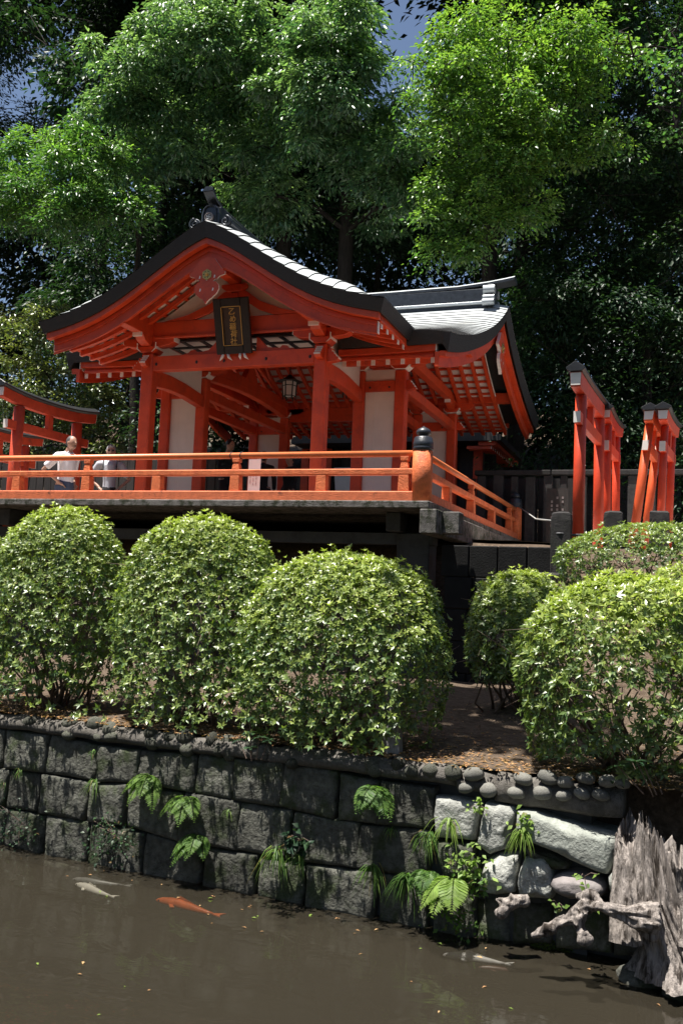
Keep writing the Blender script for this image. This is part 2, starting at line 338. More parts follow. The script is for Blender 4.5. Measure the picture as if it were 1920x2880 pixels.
# ================================================================== SETTING
WD = Vector((0.996, -0.0896, 0)).normalized(); WN = Vector((WD.y, -WD.x, 0))      # along the pond wall, out towards the pond
WO = Vector((-0.65, 6.60, 0))
def wall_y(X): return 6.60 - (np.asarray(X, float) + 0.65) * 0.0900
def wp(u, z, off=0.0): p = WO + WD * u + WN * (off - 0.11 * (z - 0.5)); return Vector((p.x, p.y, z))
def pw(px, py, off=0.0):
    """pixel -> (u, z) on the upright face of the pond wall"""
    d = Vector((AX @ np.array([px - 960.0, -(py - 1440.0), -FOC])).tolist()); o = Vector((0, 0, EYE))
    q = WO + WN * off; t = (q - o).dot(WN) / d.dot(WN); p = o + d * t
    return ((p - q).dot(WD), p.z)
def gz(X, Y):
    X = np.asarray(X, float); Y = np.asarray(Y, float)
    t = Y - wall_y(X)
    left = 1.12 + 0.05 * np.clip(t, 0, 3) + 1.80 * smoothstep(12.0, 13.3, Y)
    right = 1.12 + 0.03 * np.clip(t, 0, 1) + 1.85 * smoothstep(8.2, 12.2, Y)
    w = smoothstep(-1.75, -1.2, X)
    z = left * (1 - w) + right * w
    z = z + 0.06 * (Y > 12.7) * (np.clip(Y - 12.7, 0, 1))
    hill = np.clip(Y - 21.5, 0, 30)
    z = z + hill * 0.33
    z = z + (0.03 + 0.02 * np.clip(Y - 20, 0, 10)) * fbm(np.stack([X * 0.9, Y * 0.9, X * 0 + 3.1], -1), 3) * smoothstep(0.15, 0.8, t)
    return z
# ground: one sheet from the top of the pond wall back over the hill
xs = np.concatenate([np.linspace(-60, -16, 16), np.linspace(-15, 4, 96), np.linspace(5, 45, 14)])
ts = np.concatenate([np.linspace(0.10, 6.5, 60), np.linspace(6.8, 16, 34), np.linspace(17, 60, 22), [120, 400]])
gx, gt = np.meshgrid(xs, ts); gy = wall_y(gx) * np.exp(-0.0 * gt) + gt
gy = np.where(gt > 30, gt + 6.6, gy)
zz = gz(gx, np.minimum(gy, 52))
gv = np.stack([gx, gy, zz], -1).reshape(-1, 3); nx = len(xs); nt_ = len(ts)
mb = MB(); mb.v = [tuple(v) for v in gv.tolist()]
mb.f = [(j * nx + i, j * nx + i + 1, (j + 1) * nx + i + 1, (j + 1) * nx + i) for j in range(nt_ - 1) for i in range(nx - 1)]
mb.mi = [0] * len(mb.f)
ground = obj('ground', mb, 'earth', smooth=True); tag(ground, kind='structure')

for nm, x0, x1, y0, y1 in (('path', -2.85, 12.0, 13.5, 18.6), ('path', -24.0, -12.2, 12.6, 17.2)):
    xs3 = np.linspace(x0, x1, 24); ys3 = np.linspace(y0, y1, 12); mb = MB()
    for yy in ys3:
        for xx in xs3: mb.v.append((float(xx), float(yy), float(gz(xx, yy)) + .05))
    mb.f = [(j * 24 + i, j * 24 + i + 1, (j + 1) * 24 + i + 1, (j + 1) * 24 + i) for j in range(11) for i in range(23)]; mb.mi = [0] * len(mb.f)
    tag(obj(nm, mb, mat('bounce_gravel', (0.46, 0.43, 0.39), 0.9, 0.2, 40, 0.01, 90)), kind='structure')  # pale sheet out of view, added to bounce light up to the soffits

# near bank on the photographer's side
mb = MB(); rows = [(-3.2, -0.6), (-3.6, 0.45), (-5.5, 0.62), (-60, 0.62)]
xs2 = np.linspace(-40, 30, 30)
for y, z in rows:
    for x in xs2: mb.v.append((float(x), y + 0.25 * math.sin(x * 0.7), z))
n2 = len(xs2)
mb.f = [(j * n2 + i, j * n2 + i + 1, (j + 1) * n2 + i + 1, (j + 1) * n2 + i) for j in range(len(rows) - 1) for i in range(n2 - 1)]; mb.mi = [0] * len(mb.f)
tag(obj('near_bank', mb, 'earth', smooth=True), kind='structure')

# pond: murky bottom layer, clear surface above it
def murk():
    m = bpy.data.materials.new('murky_pond_silt'); m.use_nodes = True
    N = m.node_tree.nodes; L = m.node_tree.links; b = N['Principled BSDF']
    b.inputs['Roughness'].default_value = 0.95; b.inputs['Specular IOR Level'].default_value = 0.05
    tc = N.new('ShaderNodeTexCoord'); n = N.new('ShaderNodeTexNoise'); n.inputs['Scale'].default_value = 1.1; n.inputs['Detail'].default_value = 4
    L.new(tc.outputs['Object'], n.inputs['Vector'])
    r = N.new('ShaderNodeValToRGB'); r.color_ramp.elements[0].position = 0.3; r.color_ramp.elements[1].position = 0.75
    r.color_ramp.elements[0].color = (0.022, 0.0195, 0.0148, 1); r.color_ramp.elements[1].color = (0.029, 0.0258, 0.0195, 1)
    L.new(n.outputs['Fac'], r.inputs[0]); L.new(r.outputs[0], b.inputs['Base Color']); return m
mb = MB(); mb.add([(-60, -5, -0.085), (45, -5, -0.085), (45, 12.5, -0.085), (-60, 12.5, -0.085)], [(0, 1, 2, 3)])
tag(obj('pond_bed', mb, murk()), kind='structure')
def watermat():
    m = bpy.data.materials.new('pond_surface'); m.use_nodes = True
    N = m.node_tree.nodes; L = m.node_tree.links; N.remove(N['Principled BSDF']); out = N['Material Output']
    fr = N.new('ShaderNodeFresnel'); fr.inputs[0].default_value = 1.33
    tr = N.new('ShaderNodeBsdfTransparent'); tr.inputs[0].default_value = (0.93, 0.92, 0.88, 1)
    gl = N.new('ShaderNodeBsdfGlossy'); gl.inputs['Roughness'].default_value = 0.03
    tc = N.new('ShaderNodeTexCoord'); mp = N.new('ShaderNodeMapping'); mp.inputs['Scale'].default_value = (1, 1.7, 1)
    n = N.new('ShaderNodeTexNoise'); n.inputs['Scale'].default_value = 3.2; n.inputs['Detail'].default_value = 3; n.inputs['Distortion'].default_value = 0.6
    bp = N.new('ShaderNodeBump'); bp.inputs['Distance'].default_value = 0.007; bp.inputs['Strength'].default_value = 0.7
    L.new(tc.outputs['Object'], mp.inputs[0]); L.new(mp.outputs[0], n.inputs['Vector']); L.new(n.outputs['Fac'], bp.inputs['Height'])
    L.new(bp.outputs[0], gl.inputs['Normal']); L.new(bp.outputs[0], fr.inputs['Normal'])
    ms = N.new('ShaderNodeMixShader'); L.new(fr.outputs[0], ms.inputs[0]); df = N.new('ShaderNodeBsdfDiffuse'); df.inputs[0].default_value = (0.033, 0.0283, 0.0203, 1); mt = N.new('ShaderNodeMixShader'); mt.inputs[0].default_value = 0.52; L.new(tr.outputs[0], mt.inputs[1]); L.new(df.outputs[0], mt.inputs[2]); L.new(mt.outputs[0], ms.inputs[1]); L.new(gl.outputs[0], ms.inputs[2]); L.new(ms.outputs[0], out.inputs[0])
    return m
mb = MB(); mb.add([(-60, -5, 0), (45, -5, 0), (45, 12.5, 0), (-60, 12.5, 0)], [(0, 1, 2, 3)])
tag(obj('pond_water', mb, watermat()), kind='structure')

# ================================================================== POND WALL
def c6(x, y): return (1100 + x * 0.52296, 1900 + y * 0.52296)
def resample(poly, seg):
    out = []
    n = len(poly)
    for i in range(n):
        a = Vector(poly[i]); b = Vector(poly[(i + 1) % n]); k = max(1, int((b - a).length / seg))
        for j in range(k): out.append(a.lerp(b, j / k))
    return out
def stone_mb(poly, rng, depth=0.22, off=0.0, bulge=0.05, rough=0.014, seg=0.055, fn=None):
    """poly in wall (u,z); one quarried block with a broken, bulging face"""
    pts = resample(poly, seg); n = len(pts); c = Vector((sum(p.x for p in pts) / n, sum(p.y for p in pts) / n))
    mb = MB(); fn = fn or wp
    rings = [(0.0, -depth, 0.3), (0.0, -0.025, 0.8), (0.014, bulge * 0.6, 1.0), (0.045, bulge * 0.95, 1.2), (0.40, bulge * 1.0, 1.2), (0.72, bulge * 1.0, 1.2)]
    seed = rng.random() * 50
    for ins, o, rr in rings:
        for p in pts:
            d = c - p; L_ = d.length
            q = p + d * (ins if ins > 0.3 else min(0.5, ins / max(L_, 0.03)))
            nz = float(fbm(np.array([[q.x * 9 + seed, q.y * 9, seed]]), 3)[0])
            nz2 = float(vnoise(np.array([[q.x * 21 + seed, q.y * 21, 5.0]]))[0])
            mb.v.append(tuple(fn(q.x + nz2 * 0.006, q.y + nz * 0.006, off + o + nz * rough * rr)))
    nz = float(fbm(np.array([[c.x * 9 + seed, c.y * 9, seed]]), 3)[0])
    mb.v.append(tuple(fn(c.x, c.y, off + bulge + nz * rough * 1.2)))
    R = len(rings)
    for r in range(R - 1):
        for i in range(n): j = (i + 1) % n; mb.f.append((r * n + i, r * n + j, (r + 1) * n + j, (r + 1) * n + i))
    for i in range(n): mb.f.append(((R - 1) * n + i, (R - 1) * n + (i + 1) % n, R * n))
    mb.mi = [0] * len(mb.f)
    return mb
wall = thing('stone_retaining_wall', 'mossy stone block wall with a cobble coping along the pond edge', 'wall', (-3.0, 6.8, -0.3))
# dark core so the joints are real recesses
mb = MB()
for u0, u1, z0, z1, o0 in [(-16, 0.10, -0.35, 0.98, -0.10), (0.10, 9, -0.35, 0.60, -0.16)]:
    mb.add([wp(u0, z0, o0), wp(u1, z0, o0), wp(u1, z1, o0), wp(u0, z1, o0), wp(u0, z0, o0 - .35), wp(u1, z0, o0 - .35), wp(u1, z1, o0 - .35), wp(u0, z1, o0 - .35)],
           [(0, 1, 2, 3), (4, 7, 6, 5), (0, 4, 5, 1), (1, 5, 6, 2), (2, 6, 7, 3), (3, 7, 4, 0)])
obj('wall_core', mb, 'pier', wall)
mb = MB(); mb.add([wp(.1, -.35, -.34), wp(9, -.35, -.34), wp(9, 1.13, -.34), wp(.1, 1.13, -.34), wp(.1, 1.13, -.8), wp(9, 1.13, -.8)], [(0, 1, 2, 3), (3, 2, 5, 4)]); obj('soil_face', mb, 'earth', wall)
wr = np.random.default_rng(5)
U_END = pw(*c6(215, 780))[0]
levels = [1.00, 0.655, 0.300, -0.035, -0.30]
for r in range(4):
    zt, zb = levels[r], levels[r + 1]
    u = -9.3 + [0, 0.17, 0.08, 0.22][r]
    while u < U_END - 0.05:
        w = float(wr.uniform(0.34, 0.58)) * (1.15 if r == 3 else 1)
        u1 = min(u + w, U_END)
        if U_END - u1 < 0.22: u1 = U_END
        g = 0.003; wob = lambda: float(wr.normal(0, 0.012))
        def lv(uu, z, k): return z + 0.020 * math.sin(uu * 2.1 + k * 1.9) + 0.013 * math.sin(uu * 5.3 + k)
        zt2 = zt - (0.03 if r == 0 else 0)
        sl_ = wob() * 1.6
        poly = [(u + g + sl_, lv(u, zb, r + 1) + g), (u1 - g + wob(), lv(u1, zb, r + 1) + g), (u1 - g + wob() * .5, lv(u1, zt2, r) - g + wob() * .4), (u + g + wob() * .5, lv(u, zt2, r) - g + wob() * .4)]
        obj('stone', stone_mb(poly, wr, off=float(wr.normal(0, 0.012)) - 0.02 * (r > 1), bulge=float(wr.uniform(0.006, 0.020)), rough=.010), 'stone', wall, smooth=True)
        u = u1
def wstone(name, pts, m, off=0.0, bulge=0.06, depth=0.25, rough=0.016, label=None, parent=None):
    poly = [pw(*c6(*p), off=off) for p in pts]
    o = obj(name, stone_mb(poly, wr, depth=depth, off=off, bulge=bulge, rough=rough, seg=0.04), m, parent or wall, smooth=True)
    if label: o['label'] = label
    return o
wstone('stone', [(225, 655), (345, 668), (476, 690), (462, 780), (440, 893), (330, 883), (228, 872), (218, 760)], 'palestone', 0.01, 0.03)
wstone('stone', [(492, 692), (640, 716), (656, 742), (618, 935), (522, 965), (456, 915), (472, 780)], 'palestone', 0.05, 0.04, label='pale upright block')
wstone('stone', [(664, 737), (722, 742), (960, 817), (1213, 887), (1222, 912), (1168, 1075), (1150, 1070), (960, 1000), (840, 938), (705, 885), (655, 850)], 'slab', 0.09, 0.04, depth=0.35, rough=0.008, label='long tilted grey green slab')
wstone('stone', [(246, 892), (440, 903), (452, 985), (470, 1060), (420, 1100), (280, 1080), (240, 980)], 'stone', 0.0, 0.04)
wstone('stone', [(500, 1003), (580, 956), (668, 972), (664, 1165), (560, 1178), (468, 1150), (484, 1060)], 'palestone', 0.05, 0.05, rough=0.03)
wstone('stone', [(715, 985), (812, 985), (850, 1030), (876, 1172), (864, 1200), (690, 1190), (676, 1120), (692, 1040)], 'palestone', 0.03, 0.04, rough=0.03)
wstone('stone', [(1010 + 152 * math.cos(a) * (1 if math.cos(a) < 0 else 1.05), 1125 + 72 * math.sin(a) + 14 * math.cos(a)) for a in np.linspace(0, 2 * math.pi, 14, endpoint=False)], 'oval', 0.02, 0.11, rough=0.004, label='smooth oval purple grey boulder')
wstone('stone', [(705, 925), (850, 962), (955, 1012), (948, 1045), (872, 1052), (848, 1012), (735, 978)], 'stone', 0.0, 0.03)
wstone('stone', [(1165, 1090), (1240, 990), (1322, 978), (1352, 1040), (1290, 1112), (1212, 1188), (1170, 1152)], 'palestone', 0.12, 0.07, rough=0.03)
wstone('stone', [(470, 1190), (650, 1200), (655, 1420), (470, 1430)], 'stone', -0.10, 0.03)
wstone('stone', [(662, 1208), (880, 1218), (880, 1430), (664, 1430)], 'stone', -0.10, 0.05)
wstone('stone', [(240, 1090), (460, 1160), (462, 1430), (230, 1420)], 'stone', -0.04, 0.04)
wstone('stone', [(890, 1225), (1180, 1200), (1200, 1480), (890, 1450)], 'stone', -0.10, 0.05)
wstone('stone', [(1190, 1190), (1500, 1150), (1560, 1500), (1200, 1490)], 'stone', -0.08, 0.05)
for k in range(7):
    u = 0.85 + k * 0.5; poly = [(u + .01, -0.2), (u + .49, -0.2), (u + .49, 0.52 + .1 * math.sin(k)), (u + .01, 0.5 + .1 * math.cos(k))]
    obj('stone', stone_mb(poly, wr, off=0.02, bulge=0.05), 'stone', wall, smooth=True)
# coping: mortar runs with river cobbles set in them
def mortar_run(u0, u1, seed, top=1.115, bot=0.975, sag=0.0):
    rng = np.random.default_rng(seed); n = max(3, int((u1 - u0) / 0.07)); mb = MB()
    for i in range(n + 1):
        u = u0 + (u1 - u0) * i / n
        a = float(fbm(np.array([[u * 5, seed, 0.0]]), 3)[0]); b2 = float(fbm(np.array([[u * 6, seed, 4.0]]), 3)[0])
        for z, o in ((bot + 0.012 * b2, -0.02), (bot + 0.02 + 0.012 * a, 0.030 + 0.02 * a), ((bot + top) / 2, 0.035 + 0.025 * b2), (top - 0.04 + 0.03 * a, 0.015 + 0.03 * b2), (top - 0.01 + 0.025 * b2, -0.04), (top - 0.02, -0.22), (bot, -0.22)):
            mb.v.append(tuple(wp(u, z, o)))
    for i in range(n):
        for k in range(7): mb.f.append((i * 7 + k, i * 7 + (k + 1) % 7, (i + 1) * 7 + (k + 1) % 7, (i + 1) * 7 + k))
    mb.f.append(tuple(range(6, -1, -1))); mb.f.append(tuple(range(n * 7, n * 7 + 7))); mb.mi = [0] * len(mb.f)
    return obj('mortar', mb, 'mortar', wall, smooth=True)
uA = pw(*c6(340, 600))[0]; uB = pw(*c6(546, 640))[0]; uC = pw(*c6(1240, 640))[0]
u = -9.2
while u < uA - 0.5:
    u2 = min(u + float(wr.uniform(1.5, 2.4)), uA); mortar_run(u + 0.006, u2 - 0.006, int(u * 10) + 200); u = u2
if u < uA: mortar_run(u + 0.006, uA - 0.006, 77)
mortar_run(uA + 0.004, uB - 0.008, 78, 1.10, 0.955); mortar_run(uB + 0.008, uC, 79, 1.115, 0.905)
cob_meshes = []
for k in range(12):
    mb = MB(); mb.sphere((0, 0, 0), (1, 1, 1), 11, 7); v = np.array(mb.v); nn = 1 + 0.16 * fbm(v * 1.1 + 9 * k, 2)[:, None]; v = v * nn
    v = np.sign(v) * np.abs(v) ** 0.92; mb.v = [tuple(p) for p in v.tolist()]
    o = obj('cobble', mb, 'cobble' if k < 6 else 'cobbledark', None, smooth=True); cob_meshes.append(o.data); bpy.data.objects.remove(o)
def cobble(u, z, a, b, off=0.05, dep=None, dark=True):
    o = bpy.data.objects.new('cobble', random.choice(cob_meshes[6:] if dark else cob_meshes[:6])); COL.objects.link(o)
    o.location = wp(u, z, off); o.scale = (a, (dep or (a + b) / 2 * 0.9), b)
    o.rotation_euler = (random.uniform(-.15, .15), random.uniform(-.3, .3), math.atan2(WD.y, WD.x) + random.uniform(-.3, .3)); par(o, wall); return o
for x, y, a, b in [(90, 525, 40, 36), (190, 520, 46, 36), (310, 532, 50, 38), (420, 540, 56, 38), (690, 567, 54, 33), (820, 560, 54, 34), (920, 585, 46, 33), (1030, 566, 48, 30), (1150, 582, 50, 30), (1225, 590, 40, 28),
                   (380, 616, 40, 28), (505, 630, 44, 38), (655, 642, 48, 33), (800, 642, 50, 40), (910, 656, 40, 28), (1010, 648, 40, 26), (1110, 655, 44, 26)]:
    uu, z = pw(*c6(x, y), off=0.06); cobble(uu, z, a * 0.00134, b * 0.00134, 0.030, 0.055, x < 350)
u = -9.1; uL = pw(*c6(60, 540))[0]
while u < uL:
    a = random.uniform(0.055, 0.115)
    cobble(u, 1.075 + random.uniform(-.03, .025), a, random.uniform(0.04, 0.07), random.uniform(-0.045, 0.0), 0.06)
    if random.random() < 0.8: cobble(u + random.uniform(0.03, 0.11), 1.005 + random.uniform(-.012, .02), random.uniform(0.04, 0.08), random.uniform(0.03, 0.055), random.uniform(0.0, 0.03), 0.05)
    u += a * 2 + random.uniform(-0.01, 0.10) + (random.uniform(.1, .35) if random.random() < .28 else 0)

# ================================================================== DECK
DK = 3.51
deck = thing('viewing_platform', 'raised concrete platform with mossy edge carrying the red shrine above the bushes', 'platform', (-8, 14, 1.0))
mb = MB(); mb.box(-16.5, -2.93, 11.36, 20.9, DK - 0.095, DK)
obj('slab', mb, 'concrete', deck, bevel=0.012)
mb = MB()
for i in range(24): mb.box(-12.0, -3.2, 11.78 + i * 0.335, 11.78 + i * 0.335 + 0.327, DK + 0.004, DK + 0.024)
for i in range(24):
    m1 = MB(); m1.box(-12.0, -3.2, 11.78 + i * 0.335, 11.78 + i * 0.335 + 0.327, DK + 0.004, DK + 0.024); obj('floor_board', m1, 'floor', deck)
mb = MB(); mb.box(-3.04, -2.82, 11.33, 20.0, 3.10, 3.405); obj('edge_beam', mb, 'concrete', deck, bevel=0.01)
mb = MB(); mb.box(-2.818, -2.60, 11.62, 11.86, 3.12, 3.40); obj('beam_end', mb, 'concrete', deck, bevel=0.01)
for x in (-3.55, -6.6, -9.8, -13):
    mb = MB(); mb.box(x - .1, x + .1, 11.9, 20, 3.16, 3.412); obj('joist', mb, 'pier', deck, bevel=0.01)
    mb = MB(); mb.box(x, x + .45, 12.1, 12.5, 1.0, 3.155); obj('pier', mb, 'pier', deck, bevel=0.015)
mb = MB(); mb.box(-16, -3.05, 12.11, 12.35, 3.0, 3.15); obj('cross_beam', mb, 'pier', deck)
mb = MB(); mb.box(-16, -2.95, 13.4, 13.6, 0.9, 3.14); obj('back_wall', mb, 'pier', deck)
rw_ = thing('shade_filler_wall', 'near-black block wall filling in the shade beside the platform', 'wall', (-2.1, 12.0, 1.0))  # block wall added where only black shade lies
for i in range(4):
    for j in range(5): obj('block', MB().box(-2.90 + i * .37 + (j % 2) * .05, -2.54 + i * .37 + (j % 2) * .05, 11.95 + .006 * ((i + j) % 3), 12.2, .95 + j * .41, 1.355 + j * .41), 'shadestone', rw_, bevel=.012)

# ------------------------------------------------------------------ railing
def giboshi(parent, x, y, z0):
    mb = MB(); mb.lathe([(0.130, 0), (0.131, 0.35), (0.127, 0.66)], (x, y, z0), 24); p = obj('corner_post', mb, 'rail', parent, smooth=True)
    mb = MB(); mb.lathe([(0.118, 0.66), (0.131, 0.662), (0.131, 0.705), (0.126, 0.712), (0.130, 0.72), (0.130, 0.77), (0.124, 0.778), (0.118, 0.825), (0.098, 0.842), (0.060, 0.848), (0.058, 0.86),
                         (0.090, 0.872), (0.097, 0.895), (0.092, 0.92), (0.07, 0.945), (0.035, 0.962), (0.012, 0.975), (0.001, 0.985)], (x, y, z0), 24)
    obj('finial', mb, 'cap', p, smooth=True)
fr = thing('orange_railing', 'weathered orange railing along the front edge of the platform above the bushes', 'railing', (-6, 11.55, DK))
def rail_run(par_, a, b, struts, ax):
    a = Vector(a); b = Vector(b); d = (b - a).normalized(); side = Vector((d.y, -d.x, 0))
    L_ = (b - a).length
    def seg(name, w, h, zc, m, s0=0.0, s1=None, bev=0.012):
        mb = MB(); p0 = a + d * s0; p1 = a + d * (L_ if s1 is None else s1)
        mb.bar((p0.x, p0.y, zc), (p1.x, p1.y, zc), w, h); return obj(name, mb, m, par_, bevel=bev)
    seg('base_rail', 0.16, 0.135, DK + 0.0695, 'railbase')
    seg('middle_rail', 0.115, 0.082, DK + 0.392, 'rail')
    mb = MB(); mb.tube([(a.x, a.y, DK + 0.630), (b.x, b.y, DK + 0.630)], 0.043, 16); obj('top_rail', mb, 'railtop', par_, smooth=True)
    for s, tall in struts:
        p = a + d * s
        mb = MB(); mb.bar((p.x, p.y, DK + 0.1375), (p.x, p.y, DK + 0.3505), 0.15, 0.125, up=side, w2=0.135, h2=0.115); st = obj('strut', mb, 'rail', par_, bevel=0.006)
        if tall:
            mb = MB(); mb.bar((p.x, p.y, DK + 0.4335), (p.x, p.y, DK + 0.515), 0.115, 0.10, up=side, w2=0.09, h2=0.08); obj('upper_strut', mb, 'rail', st, bevel=0.006)
            mb = MB(); mb.bar((p.x, p.y, DK + 0.512), (p.x, p.y, DK + 0.535), 0.07, 0.07, up=side); mb.bar((p.x, p.y, DK + 0.535), (p.x, p.y, DK + 0.592), 0.10, 0.09, up=side, w2=0.115, h2=0.09); obj('rail_block', mb, 'rail', st, bevel=0.004)
FA = (-16.4, 11.58, 0); FB = (-3.14, 11.58, 0)
rail_run(fr, FA, FB, [(-9.32 - FA[0] - 1.2 * k, k % 2 == 1) for k in range(1, 6)] + [(-9.32 - FA[0], False), (-8.10 - FA[0], True), (-6.93 - FA[0], False), (-5.71 - FA[0], True), (-4.45 - FA[0], False), (-3.32 - FA[0], True)], 'x')
giboshi(fr, -3.09, 11.58, DK + 0.001)
for dx in (-0.075, 0.075):
    mb = MB(); mb.tube([(-5.71 + dx + 0.02 * math.cos(a), 11.58 + 0.048 * math.cos(a), DK + 0.63 + 0.048 * math.sin(a)) for a in np.linspace(0, 2 * math.pi, 14)], 0.006, 5); obj('wire_tie', mb, 'iron', fr)
sr = thing('orange_railing', 'orange railing running back along the right side of the platform', 'railing', (-3.09, 15, DK))
rail_run(sr, (-3.09, 11.70, 0), (-3.09, 18.8, 0), [(1.25, False), (2.90, True), (4.65, False), (6.45, True)], 'y')
giboshi(sr, -3.09, 18.86, DK + 0.001)
mb = MB(); mb.box(-5.60, -5.42, 11.72, 11.724, DK + 0.16, DK + 0.60); pn = obj('paper_notice', mb, 'paper'); tag(pn, 'pinkish paper sheet hanging behind the front railing', 'notice')
for k in range(3):
    for j in range(7):
        m1 = MB(); m1.box(-5.575 + k * 0.045, -5.562 + k * 0.045, 11.7165, 11.719, DK + 0.40 - j * 0.024, DK + 0.415 - j * 0.024) if (j + k) % 3 else None
        if m1.v: obj('printed_mark', m1, 'print', pn)
# ================================================================== SHRINE PAVILION
XC = -6.82; YB = 12.30; YR = 17.35
_ps = np.array([0, .2, .45, .77, 1.05, 1.36, 1.67, 1.93, 2.30, 2.60, 2.90]); _pz = np.array([7.86, 7.795, 7.645, 7.43, 7.245, 7.045, 6.875, 6.755, 6.61, 6.53, 6.47])
_pc = np.polyfit(_ps, _pz, 4)
def zp(s): return float(np.polyval(_pc, abs(s)))
_my = np.array([13.85, 14.45, 15.03, 15.44, 16.0, 16.55, 17.04, 17.35]); _mz = np.array([6.345, 6.475, 6.645, 6.79, 7.02, 7.29, 7.585, 7.84])
_mc = np.polyfit(_my - 13.85, _mz, 4)
def zm(Y):
    d = 3.5 - abs(Y - YR); return float(np.polyval(_mc, max(d, -0.02)))
def zm_inv(z):
    lo, hi = 13.85, YR
    for _ in range(40):
        m = (lo + hi) / 2
        if zm(m) < z: lo = m
        else: hi = m
    return lo
def half_w(Y): return 3.50 + 0.27 * (1 - abs(YR - Y) / 3.5) if Y < YR else 3.77 + 0.03 * (Y - YR)
shrine = thing('shrine_pavilion', 'vermilion shrine pavilion with white panels and a curved grey copper roof', 'shrine', (XC, 16, DK))
def part(name, mb, m='red', parent=None, bevel=0.006, smooth=False): return obj(name, mb, m, parent or shrine, bevel=bevel, smooth=smooth)
def bx(name, x0, x1, y0, y1, z0, z1, m='red', parent=None, bevel=0.006): return part(name, MB().box(x0, x1, y0, y1, z0, z1), m, parent, bevel)

# ---- main roof
SX = [-1, -.985, -.96, -.93, -.90, -.87, -.84, -.8, -.6, -.48, -.3, 0, .3, .48, .6, .8, .84, .87, .90, .93, .96, .985, 1]
def mino(d, reach=0.62, h=0.085): t = min(max(d / reach, 0), 1); return h * (1 - (1 - t) ** 2.2)
def mtop(sx, Y):
    hw = half_w(Y); x = sx * hw; return (XC + x, Y, zm(Y) + mino(hw - abs(x)) + 0.030 * (abs(sx) ** 6) * (1 - min(1, (3.5 - abs(Y - YR)) / 1.2)))
main_roof = part('main_roof', (lambda: None)() or MB(), 'roofedge') if False else None
mb = MB(); ny = 30; Ys = [13.85 + 7.0 * i / ny for i in range(ny + 1)]
TH = 0.125
for Y in Ys:
    for s in SX: mb.v.append(mtop(s, Y))
    for s in SX:
        x, y, z = mtop(s, Y); e = 0.10 if abs(s) > 0.999 else 0; yy = y + (0.05 if Y == Ys[0] else (-0.05 if Y == Ys[-1] else 0))
        mb.v.append((x - math.copysign(0.05, s) * (abs(s) > .999), yy, zm(Y) - (0.26 if abs(s) > 0.97 else TH)))
ns = len(SX); row = 2 * ns
def in_porch(sx, Y): return abs(sx) <= .481 and Y < 15.25                      # the porch opens into the hall here
for j in range(ny):
    for i in range(ns - 1):
        if in_porch(SX[i], Ys[j + 1]) and in_porch(SX[i + 1], Ys[j + 1]): continue
        a = j * row + i; mb.f.append((a, a + 1, a + row + 1, a + row)); b = a + ns; mb.f.append((b, b + row, b + row + 1, b + 1))
    for i in (0, ns - 1):
        a = j * row + i; mb.f.append((a, a + row, a + row + ns, a + ns))
for j in (0, ny):
    for i in range(ns - 1):
        if j == 0 and in_porch(SX[i], 14) and in_porch(SX[i + 1], 14): continue
        a = j * row + i; mb.f.append((a, a + ns, a + ns + 1, a + 1))
mb.mi = [0] * len(mb.f)
main_roof = part('main_roof', mb, 'roofedge', bevel=0)
# shingle courses on both slopes
def course(fn, p0, p1, us, lift, mname, parent, seam=0.008):
    """strip between p0 (lower) and p1 (upper) with a dark folded lower seam"""
    mb = MB(); n = len(us)
    lo = [Vector(fn(u, p0)) for u in us]; hi = [Vector(fn(u, p1)) for u in us]
    for p in lo: mb.v.append((p.x, p.y, p.z + lift))
    for p in hi: mb.v.append((p.x, p.y, p.z + 0.004))
    for p in lo: mb.v.append((p.x, p.y, p.z + 0.001))
    for i in range(n - 1): mb.f.append((i, i + 1, n + i + 1, n + i)); mb.mi.append(0)
    for i in range(n - 1): mb.f.append((2 * n + i, 2 * n + i + 1, i + 1, i)); mb.mi.append(1)
    return obj('shingle_course', mb, [mname, 'roofedge'], parent)
for side in (-1, 1):
    nc = 24
    for k in range(nc):
        d0 = 3.5 * (k / nc); d1 = 3.5 * ((k + 1) / nc)
        Ya = YR + side * (3.5 - d0); Yb_ = YR + side * (3.5 - d1)
        if min(Ya, Yb_) < 15.25:
            for seg in ([s for s in SX if s <= -.479], [s for s in SX if s >= .479]): course(mtop, Ya, Yb_, seg, 0.019, 'roof', main_roof)
        else: course(mtop, Ya, Yb_, SX, 0.019, 'roof', main_roof)
# ridge
mb = MB(); mb.box(XC - 3.38, XC + 3.38, YR - 0.17, YR + 0.17, 7.80, 8.17); rid = part('ridge', mb, 'bronze', main_roof, bevel=0.01)
mb = MB(); mb.box(XC - 3.40, XC + 3.40, YR - 0.215, YR + 0.215, 7.86, 7.915); part('ridge_band', mb, 'ridgecap', rid, bevel=0.012)
def pole(xs_, y, zf, w):
    mb = MB(); n = len(xs_)
    for x in xs_:
        z = zf(x)
        for dy, dz in ((-w, 0), (w, 0), (w, 0.05), (w * .55, 0.095), (-w * .55, 0.095), (-w, 0.05)): mb.v.append((x, y + dy, z + dz))
    for i in range(n - 1):
        for k in range(6): mb.f.append((i * 6 + k, i * 6 + (k + 1) % 6, (i + 1) * 6 + (k + 1) % 6, (i + 1) * 6 + k))
    mb.f.append((5, 4, 3, 2, 1, 0)); mb.f.append(tuple((n - 1) * 6 + k for k in range(6))); mb.mi = [int(k in (2, 3, 4)) for i in range(n - 1) for k in range(6)] + [0, 0]; return mb
